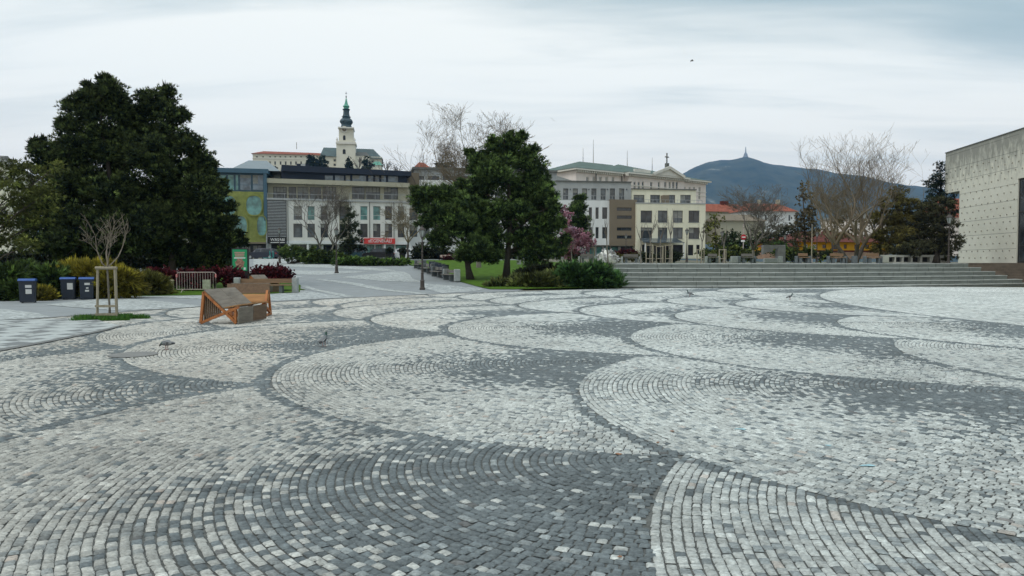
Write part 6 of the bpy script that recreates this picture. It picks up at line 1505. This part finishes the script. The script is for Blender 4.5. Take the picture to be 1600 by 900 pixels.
# saplings with guards on the terrace
def guard(label, loc, hgt_=1.7, n=3, wdt=.35):
    g = thing('tree_guard', label, 'tree guard', loc, random.random(), 'pale wooden tree guards on the terrace')
    for k in range(n):
        a = 2 * math.pi * k / n; MB().tube([(wdt * math.cos(a), wdt * math.sin(a), 0), (wdt * math.cos(a), wdt * math.sin(a), hgt_)], .04, 6).build('stake', M_['stake'], g)
    for z in (hgt_ - .06, .35):
        for k in range(n):
            a = 2 * math.pi * k / n; a2 = 2 * math.pi * (k + 1) / n; MB().tube([(wdt * math.cos(a), wdt * math.sin(a), z), (wdt * math.cos(a2), wdt * math.sin(a2), z)], .028, 5).build('cross_bar', M_['stake'], g)
for i, (px, Y, top, gt, lab, glab) in enumerate([(1001, 53, 340, 0, 'slim sapling with whitened trunk, leftmost before the cream building', ''), (1016, 54, 330, 382, 'sapling in the left of the pale guards before the cream building', 'pale guard round the left sapling before the cream building'), (1032, 54, 335, 384, 'sapling in the middle before the glass canopy', 'pale guard round the middle sapling before the glass canopy'), (1046, 54, 325, 382, 'sapling right of the glass canopy', 'pale guard round the sapling right of the glass canopy'),
      (1095, 56, 345, 389, 'thin sapling before the right end of the cream building', 'guard of the sapling before the right end of the cream building'), (1130, 56, 352, 389, 'thin sapling before the terrace hedge', 'guard of the sapling before the terrace hedge'), (950, 52.5, 338, 0, 'dark leaning sapling right beside the white sculpture', ''), (926, 66, 330, 386, 'thin sapling left of the white sculpture', 'open guard frame of the sapling left of the white sculpture'), (894, 60, 372, 0, 'thin sapling under the pink tree', '')]):
    b = gb(px, Y); bare_tree('sapling', lab, 'young tree', b, at(px, top, Y).z - b.z, M_['greybark'], M_['twig'], 80 + i, .5, .055, 3, 2, .35, .2, .8, 'saplings on the terrace', minr=.008, wob=.07)
    if gt: guard(glab, b, at(px, gt, Y).z - b.z, 3, .3)
for px, Y, lab in [(811, 74, 'grey marker stone on the lawn right of the tall pine trunk'), (818, 74, 'thin pale post on the lawn right of the marker stone')]:
    b = gb(px, Y); t = thing('marker_stone', lab, 'marker', b); w2 = .22 if px == 811 else .07; MB().box(-w2, w2, -.08, .08, 0, .9, bev=.02).build('slab', M_['stone_end'], t)

# ------------------------------------------------------------------ pigeons
def pigeon(label, loc, rz, pose='stand', s=1.0):
    """body, tail, neck, head, beak and legs in one continuous skinned figure"""
    if pose == 'stand': P = [(-.17, .085, .012, .03), (-.10, .115, .022, .03), (-.05, .14, .044, .05), (.02, .155, .052, .058), (.07, .175, .045, .05), (.095, .21, .026, .030), (.105, .245, .021, .023), (.118, .268, .023, .024), (.138, .266, .012, .012), (.158, .258, .003, .004)]
    else: P = [(-.16, .12, .012, .03), (-.10, .125, .024, .032), (-.05, .13, .046, .052), (.02, .13, .055, .062), (.075, .125, .045, .05), (.11, .12, .028, .031), (.135, .105, .022, .024), (.152, .09, .022, .023), (.165, .072, .012, .012), (.175, .055, .003, .004)]
    t = thing('pigeon', label, 'pigeon', loc, rz, 'pigeons on the plaza'); mb = MB(); n = 12; vs = []; fs = []; cl = []
    # finer stations
    Q = []
    for i in range(len(P) - 1):
        for k in range(3):
            f_ = k / 3; Q.append([P[i][j] * (1 - f_) + P[i + 1][j] * f_ for j in range(4)])
    Q.append(P[-1])
    for it in range(2):
        Q = [Q[0]] + [[(Q[i - 1][j] + 2 * Q[i][j] + Q[i + 1][j]) / 4 for j in range(4)] for i in range(1, len(Q) - 1)] + [Q[-1]]
    for i, (x, z, a, b_) in enumerate(Q):
        xa, za = Q[max(0, i - 1)][:2]; xb, zb2 = Q[min(len(Q) - 1, i + 1)][:2]; d = Vector((xb - xa, 0, zb2 - za)).normalized(); u = Vector((-d.z, 0, d.x))
        for k in range(n):
            an = 2 * math.pi * k / n; vs.append(Vector((x, 0, z)) + Vector((0, 1, 0)) * b_ * math.cos(an) + u * a * math.sin(an))
    for i in range(len(Q) - 1):
        for k in range(n): fs.append((i * n + k, i * n + (k + 1) % n, (i + 1) * n + (k + 1) % n, (i + 1) * n + k))
    fs.append(tuple(range(n))); fs.append(tuple(reversed(range((len(Q) - 1) * n, len(Q) * n))))
    col = []
    for fc_ in fs:
        c = sum((vs[i] for i in fc_), Vector()) / len(fc_); f_ = (c.x + .17) / .34
        if f_ < .12: q = (.03, .032, .035)
        elif f_ < .52: q = (.155, .165, .17) if c.z > .115 else (.12, .128, .135)
        elif f_ < .70: q = (.11, .12, .13)
        elif f_ < .83: q = (.035, .075, .06)
        elif f_ < .94: q = (.06, .07, .08)
        else: q = (.05, .045, .04)
        col.append(q)
    me = bpy.data.meshes.new('body'); allv = list(vs); allf = list(fs)
    for s_ in (-1, 1):          # legs with three toes, rooted inside the body
        lm = MB(); lm.tube([(.0, s_ * .025, .12), (.008, s_ * .026, .055), (.0, s_ * .026, .008)], [.011, .005, .004], 5)
        for a in (-.5, 0, .5): lm.tube([(0, s_ * .026, .007), (.038 * math.cos(a), s_ * .026 + .038 * math.sin(a), .004)], [.004, .002], 4)
        lm.tube([(0, s_ * .026, .007), (-.02, s_ * .026, .004)], [.004, .002], 4)
        o_ = len(allv); allv += [Vector(v) for v in lm.v]; allf += [tuple(o_ + i for i in f_) for f_ in lm.f]; col += [(.22, .06, .05)] * len(lm.f)
    me.from_pydata(allv, [], allf); at_ = me.color_attributes.new('Col', 'FLOAT_COLOR', 'CORNER'); k = 0
    for p in me.polygons:
        p.use_smooth = True
        for _ in p.loop_indices: at_.data[k].color = (*col[p.index], 1); k += 1
    me.materials.append(M_['feather']); o = bpy.data.objects.new('body', me); COL.objects.link(o); o.parent = t
    for s_ in (-1, 1):          # folded wings with dark bars
        zc = .148 if pose == 'stand' else .135; dz = .045 if pose == 'stand' else .0
        for nm, x0, x1, hh_, m_, ex in (('wing', -.13, .06, .042, 'wing_grey', 0), ('wing_bar', -.075, -.055, .034, 'black', .002), ('wing_bar', -.04, -.02, .038, 'black', .002)):
            pr = []
            for i in range(9):
                f_ = i / 8; x = x0 + (x1 - x0) * f_; w2 = hh_ * (math.sin(math.pi * min(1, .12 + f_ * .8)) ** .7 if nm == 'wing' else 1); pr.append((x, w2))
            poly = [(x, zc + dz * (x / .17) + w2 * .55) for x, w2 in pr] + [(x, zc + dz * (x / .17) - w2 * .75) for x, w2 in reversed(pr)]
            MB().prism(poly, s_ * (.040 + ex), s_ * (.062 + ex), lambda u, v, q: (u, q - s_ * .012 * abs(v - zc) / .03, v)).build(nm, M_[m_], t)
    for s_ in (-1, 1):
        hx, hz_ = (P[7][0] + .004, P[7][1] + .004); MB().lathe([(.001, -.004), (.0045, 0), (.001, .004)], (hx, s_ * .021, hz_), 6).build('eye', mat('pigeon_eye', (.5, .15, .02), .3, .1, 9) if 'pigeon_eye' not in bpy.data.materials else bpy.data.materials['pigeon_eye'], t)
    t.scale = (s, s, s); return t
M_['feather'] = matv('pigeon_feathers', .65, 60, .8, 1.2, spec=.3); M_['wing_grey'] = mat('wing_grey', (.20, .21, .215), .7, .2, 30)
for px, py, rz, pose, lab, s in [(261, 547, R(165), 'peck', 'grey pigeon pecking at the stones beside the manhole cover, nearest the left', .98), (506, 541.5, R(80), 'stand', 'pale grey pigeon walking away on the dark stones in the left middle of the plaza', 1.0), (1078, 463.5, R(150), 'stand', 'dark pigeon standing upright before the steps, left of the two far ones', 1.1), (1234, 468.5, R(10), 'stand', 'dark pigeon near the rim of the large pale circle, right of the two far ones', 1.0)]:
    b = gpt(px, py); pigeon(lab, (b.x, b.y, 0), rz, pose, s)
# bird in the sky
b = at(1081, 95, 60); t = thing('flying_bird', 'tiny dark bird flying in the grey sky', 'bird', b)
mb = MB(); mb.lathe([(.001, -.16), (.045, -.05), (.05, .04), (.03, .12), (.001, .17)], (0, 0, 0), 8)
mb.v = [(p[2], p[1], p[0] * .8) for p in mb.v]
for s_ in (-1, 1): mb.add([(.06, s_ * .02, .0), (-.05, s_ * .02, 0), (-.07, s_ * .2, .03), (-.02, s_ * .34, .01), (.05, s_ * .18, .04), (.06, s_ * .02, .012), (-.05, s_ * .02, .012), (-.07, s_ * .2, .038), (-.02, s_ * .34, .014), (.05, s_ * .18, .05)], [(0, 1, 2, 3, 4), (9, 8, 7, 6, 5), (0, 5, 6, 1), (1, 6, 7, 2), (2, 7, 8, 3), (3, 8, 9, 4), (4, 9, 5, 0)])
mb.build('body', M_['black'], t)

# ------------------------------------------------------------------ cars and scooters on the street
def car(label, loc, rz, c, kind='hatch', L_=4.3, W_=1.8, Hc=1.48):
    t = thing('parked_car', label, 'car', loc, rz, 'cars parked along the street'); h = L_ / 2
    body = [(-h, .35), (-h, .75), (-h + .12, .92), (-h + .9, 1.0), (h - 1.25, .98), (h - .25, .86), (h, .68), (h, .33), (h - .5, .22), (-h + .5, .22)]
    roof = [(-h + .10, .93), (-h + .55, Hc - .12), (-h + 1.0, Hc), (.35, Hc), (.80, Hc - .12), (h - 1.15, .97)]
    paint = mat('car_paint_' + kind + str(int(c[0] * 999)), c, .3, .05, 2)
    mb = MB(); N_ = len(body)
    def ring(sc, y): return [(x * (1 if abs(x) < h - .3 else .985 if sc < 1 else 1), y, .22 + (z - .22) * (1 if sc == 1 else .97)) for x, z in body]
    R4 = [ring(.9, -W_ / 2 + .0), ring(1, -W_ / 2 + .10), ring(1, W_ / 2 - .10), ring(.9, W_ / 2)]; vs = [v for r in R4 for v in r]
    fs = [tuple(range(N_)), tuple(reversed(range(3 * N_, 4 * N_)))] + [(k * N_ + i, k * N_ + (i + 1) % N_, (k + 1) * N_ + (i + 1) % N_, (k + 1) * N_ + i) for k in range(3) for i in range(N_)]
    mb.add(vs, fs); M = len(roof)
    vs = []
    for y in (-1, 1):
        for x, z in roof: vs.append((x, y * (W_ / 2 - .06 - .20 * (z - .93) / (Hc - .93)), z))
    mb.add(vs, [tuple(range(M)), tuple(reversed(range(M, 2 * M)))] + [(i, (i + 1) % M, M + (i + 1) % M, M + i) for i in range(M)])
    bd = mb.build('body', paint, t)
    for y in (-1, 1):
        def P_(x, z): return (x, y * (W_ / 2 - .055 - .20 * (z - .93) / (Hc - .93) + .006), z)
        for a, b2 in ((-h + .55, -.15), (-.07, .75)):
            q = [(a + .12, 1.0), (b2 if b2 < 0 else h - 1.45, 1.0), (b2 - (.0 if b2 < 0 else .05), Hc - .12 if b2 < 0 else Hc - .14), (a + (.30 if a < -1 else .12), Hc - .12)]
            MB().add([P_(*p) for p in q], [(0, 1, 2, 3)]).build('side_window', M_['glass_dark'], bd)
        for x in (-h + .78, h - .82):
            wl = MB().tube([(x, y * (W_ / 2 - .2), .32), (x, y * (W_ / 2 + .01), .32)], .32, 18).build('wheel', M_['black'], t); MB().tube([(x, y * (W_ / 2), .32), (x, y * (W_ / 2 + .02), .32)], .19, 12).build('rim', M_['steel'], wl)
        MB().box(h - .10, h + .012, y * .62 - .16, y * .62 + .16, .64, .76).build('headlight', M_['lamp_glass'], t); MB().box(-h - .012, -h + .1, y * .66 - .12, y * .66 + .12, .72, .88).build('tail_light', M_['red_sign'], t)
    def wp(x, z, yy): return (x, yy * (W_ / 2 - .08 - .20 * (z - .93) / (Hc - .93)), z)
    MB().add([wp(h - 1.12, 1.0, -1), wp(h - 1.12, 1.0, 1), wp(.84, Hc - .12, 1), wp(.84, Hc - .12, -1)], [(0, 1, 2, 3)]).build('windscreen', M_['glass_dark'], t).location = (.02, 0, .012)
    MB().add([wp(-h + .14, 1.0, -1), wp(-h + .14, 1.0, 1), wp(-h + .50, Hc - .14, 1), wp(-h + .50, Hc - .14, -1)], [(0, 1, 2, 3)]).build('rear_window', M_['glass_dark'], t).location = (-.02, 0, .012)
    return t
def cg(px, Y): b = at(px, 409, Y); b.z = hgt(b.x, Y); return b
car('dark blue estate car parked behind the teal scooters', cg(411, 100), R(172), (.02, .025, .04), 'a', 4.4)
car('dark teal car with raised boot in front of the shop left of the red sign', cg(561, 101), R(8), (.02, .05, .065), 'b', 4.2)
car('black car right of the dark teal car', cg(592, 100), R(185), (.012, .012, .014), 'c', 4.3)
car('white small car before the glass shopfront under the bare brown tree', cg(628, 101), R(184), (.62, .63, .63), 'd', 4.0)
M_['teal'] = mat('teal_plastic', (.01, .30, .27), .5, .1, 4)
for px, lab, rz in ((417, 'teal kick scooter, left of the pair before the dark blue car', .3), (423, 'teal kick scooter, right of the pair before the dark blue car', -.4)):
    b = cg(px, 94); t = thing('kick_scooter', lab, 'scooter', b, rz, 'teal kick scooters')
    MB().box(-.45, .4, -.08, .08, .12, .18, bev=.02).build('deck', M_['teal'], t); MB().tube([(.42, 0, .14), (.36, 0, 1.1)], .045, 7).build('stem', M_['teal'], t); MB().tube([(.36, -.26, 1.1), (.36, .26, 1.1)], .025, 6).build('handlebar', M_['black'], t)
    for x in (-.5, .48): MB().tube([(x, -.035, .12), (x, .035, .12)], .12, 14).build('wheel', M_['black'], t)
for px, lab in ((608, 'dark planter tub left of the white car'), (629, 'dark planter tub right before the white car')):
    b = cg(px, 92); t = thing('planter_tub', lab, 'planter', b, 0, 'dark planter tubs by the shop'); MB().lathe([(.3, 0), (.42, .7), (.38, .72)], n=12).build('tub', M_['black'], t)
    crown('plant', [(b.x, b.y, b.z + .95, .35, .35, .35)], M_['leaf'], t, sub=.2, needles=6, ln=.18, wd=.08, base=(.015, .02, .012), tip=(.04, .05, .03))
# low street kerb and road behind the planting
rd = drape('road', None, M_['asphalt'], .06, 6.0, world=[(-46, 96), (4, 97), (4, 110), (-46, 108)])
# autumn leaves and chalk marks on the setts
M_['dryleaf'] = mat('dry_leaf', (.26, .13, .07), .8, .3, 20); M_['chalk'] = mat('blue_chalk', (.26, .42, .46), .9, .4, 40)
for i, (px, py, s) in enumerate([(1050, 676, .05), (1028, 694, .045), (966, 712, .07), (969, 873, .035), (1310, 600, .03), (845, 686, .03)]):
    b = gpt(px, py); r_ = random.Random(i); poly = [(s * .5 * math.cos(a) * r_.uniform(.4, 1), s * .5 * math.sin(a) * r_.uniform(.4, 1)) for a in [2 * math.pi * k / 9 for k in range(9)]]
    o = MB().prism(poly, .006, .009, lambda u, v, q: (u, v, q + .25 * (u * u))).build('dry_leaf', M_['dryleaf']); o.location = (b.x, b.y, 0); tag(o, ['orange dry leaf at the rim of the large right scallop', 'small orange leaf just before the rim of the right scallop', 'orange leaf stuck between dark stones left of the cusp', 'tiny orange leaf on the dark stones at the bottom centre', 'tiny leaf scrap on the pale stones right of the centre', 'tiny leaf scrap on the pale stones of the middle scallop'][i], 'leaf', 'dry leaves on the paving')
for i, (px, py, s, lab) in enumerate([(1156, 672, .18, 'small faded blue chalk smear on the pale stones of the right scallop, upper one'), (1356, 730, .16, 'bright blue chalk mark farther right on the pale stones'), (1294, 698, .10, 'tiny green blue chalk fleck between the two blue chalk marks')]):
    b = gpt(px, py); r_ = random.Random(i + 9); poly = [(s * .5 * math.cos(a) * r_.uniform(.3, 1), s * .3 * math.sin(a) * r_.uniform(.3, 1)) for a in [2 * math.pi * k / 11 for k in range(11)]]
    o = MB().prism(poly, .0045, .0055, lambda u, v, q: (u, v, q)).build('chalk_mark', M_['chalk']); o.location = (b.x, b.y, 0); tag(o, lab, 'chalk mark', 'chalk marks')

# ------------------------------------------------------------------ haze
hz = MB().box(-6800, 6800, -300, 5600, -140, 650).build('haze', M_['white']); tag(hz, kind='stuff')
m = bpy.data.materials.new('haze_air'); m.use_nodes = True; nt2 = m.node_tree
for n_ in list(nt2.nodes): nt2.nodes.remove(n_)
o_ = nt2.nodes.new('ShaderNodeOutputMaterial'); v_ = nt2.nodes.new('ShaderNodeVolumePrincipled'); v_.inputs['Color'].default_value = (.21, .51, 1.0, 1); v_.inputs['Density'].default_value = .000088; v_.inputs['Anisotropy'].default_value = .2
nt2.links.new(v_.outputs[0], o_.inputs['Volume']); hz.data.materials.clear(); hz.data.materials.append(m)
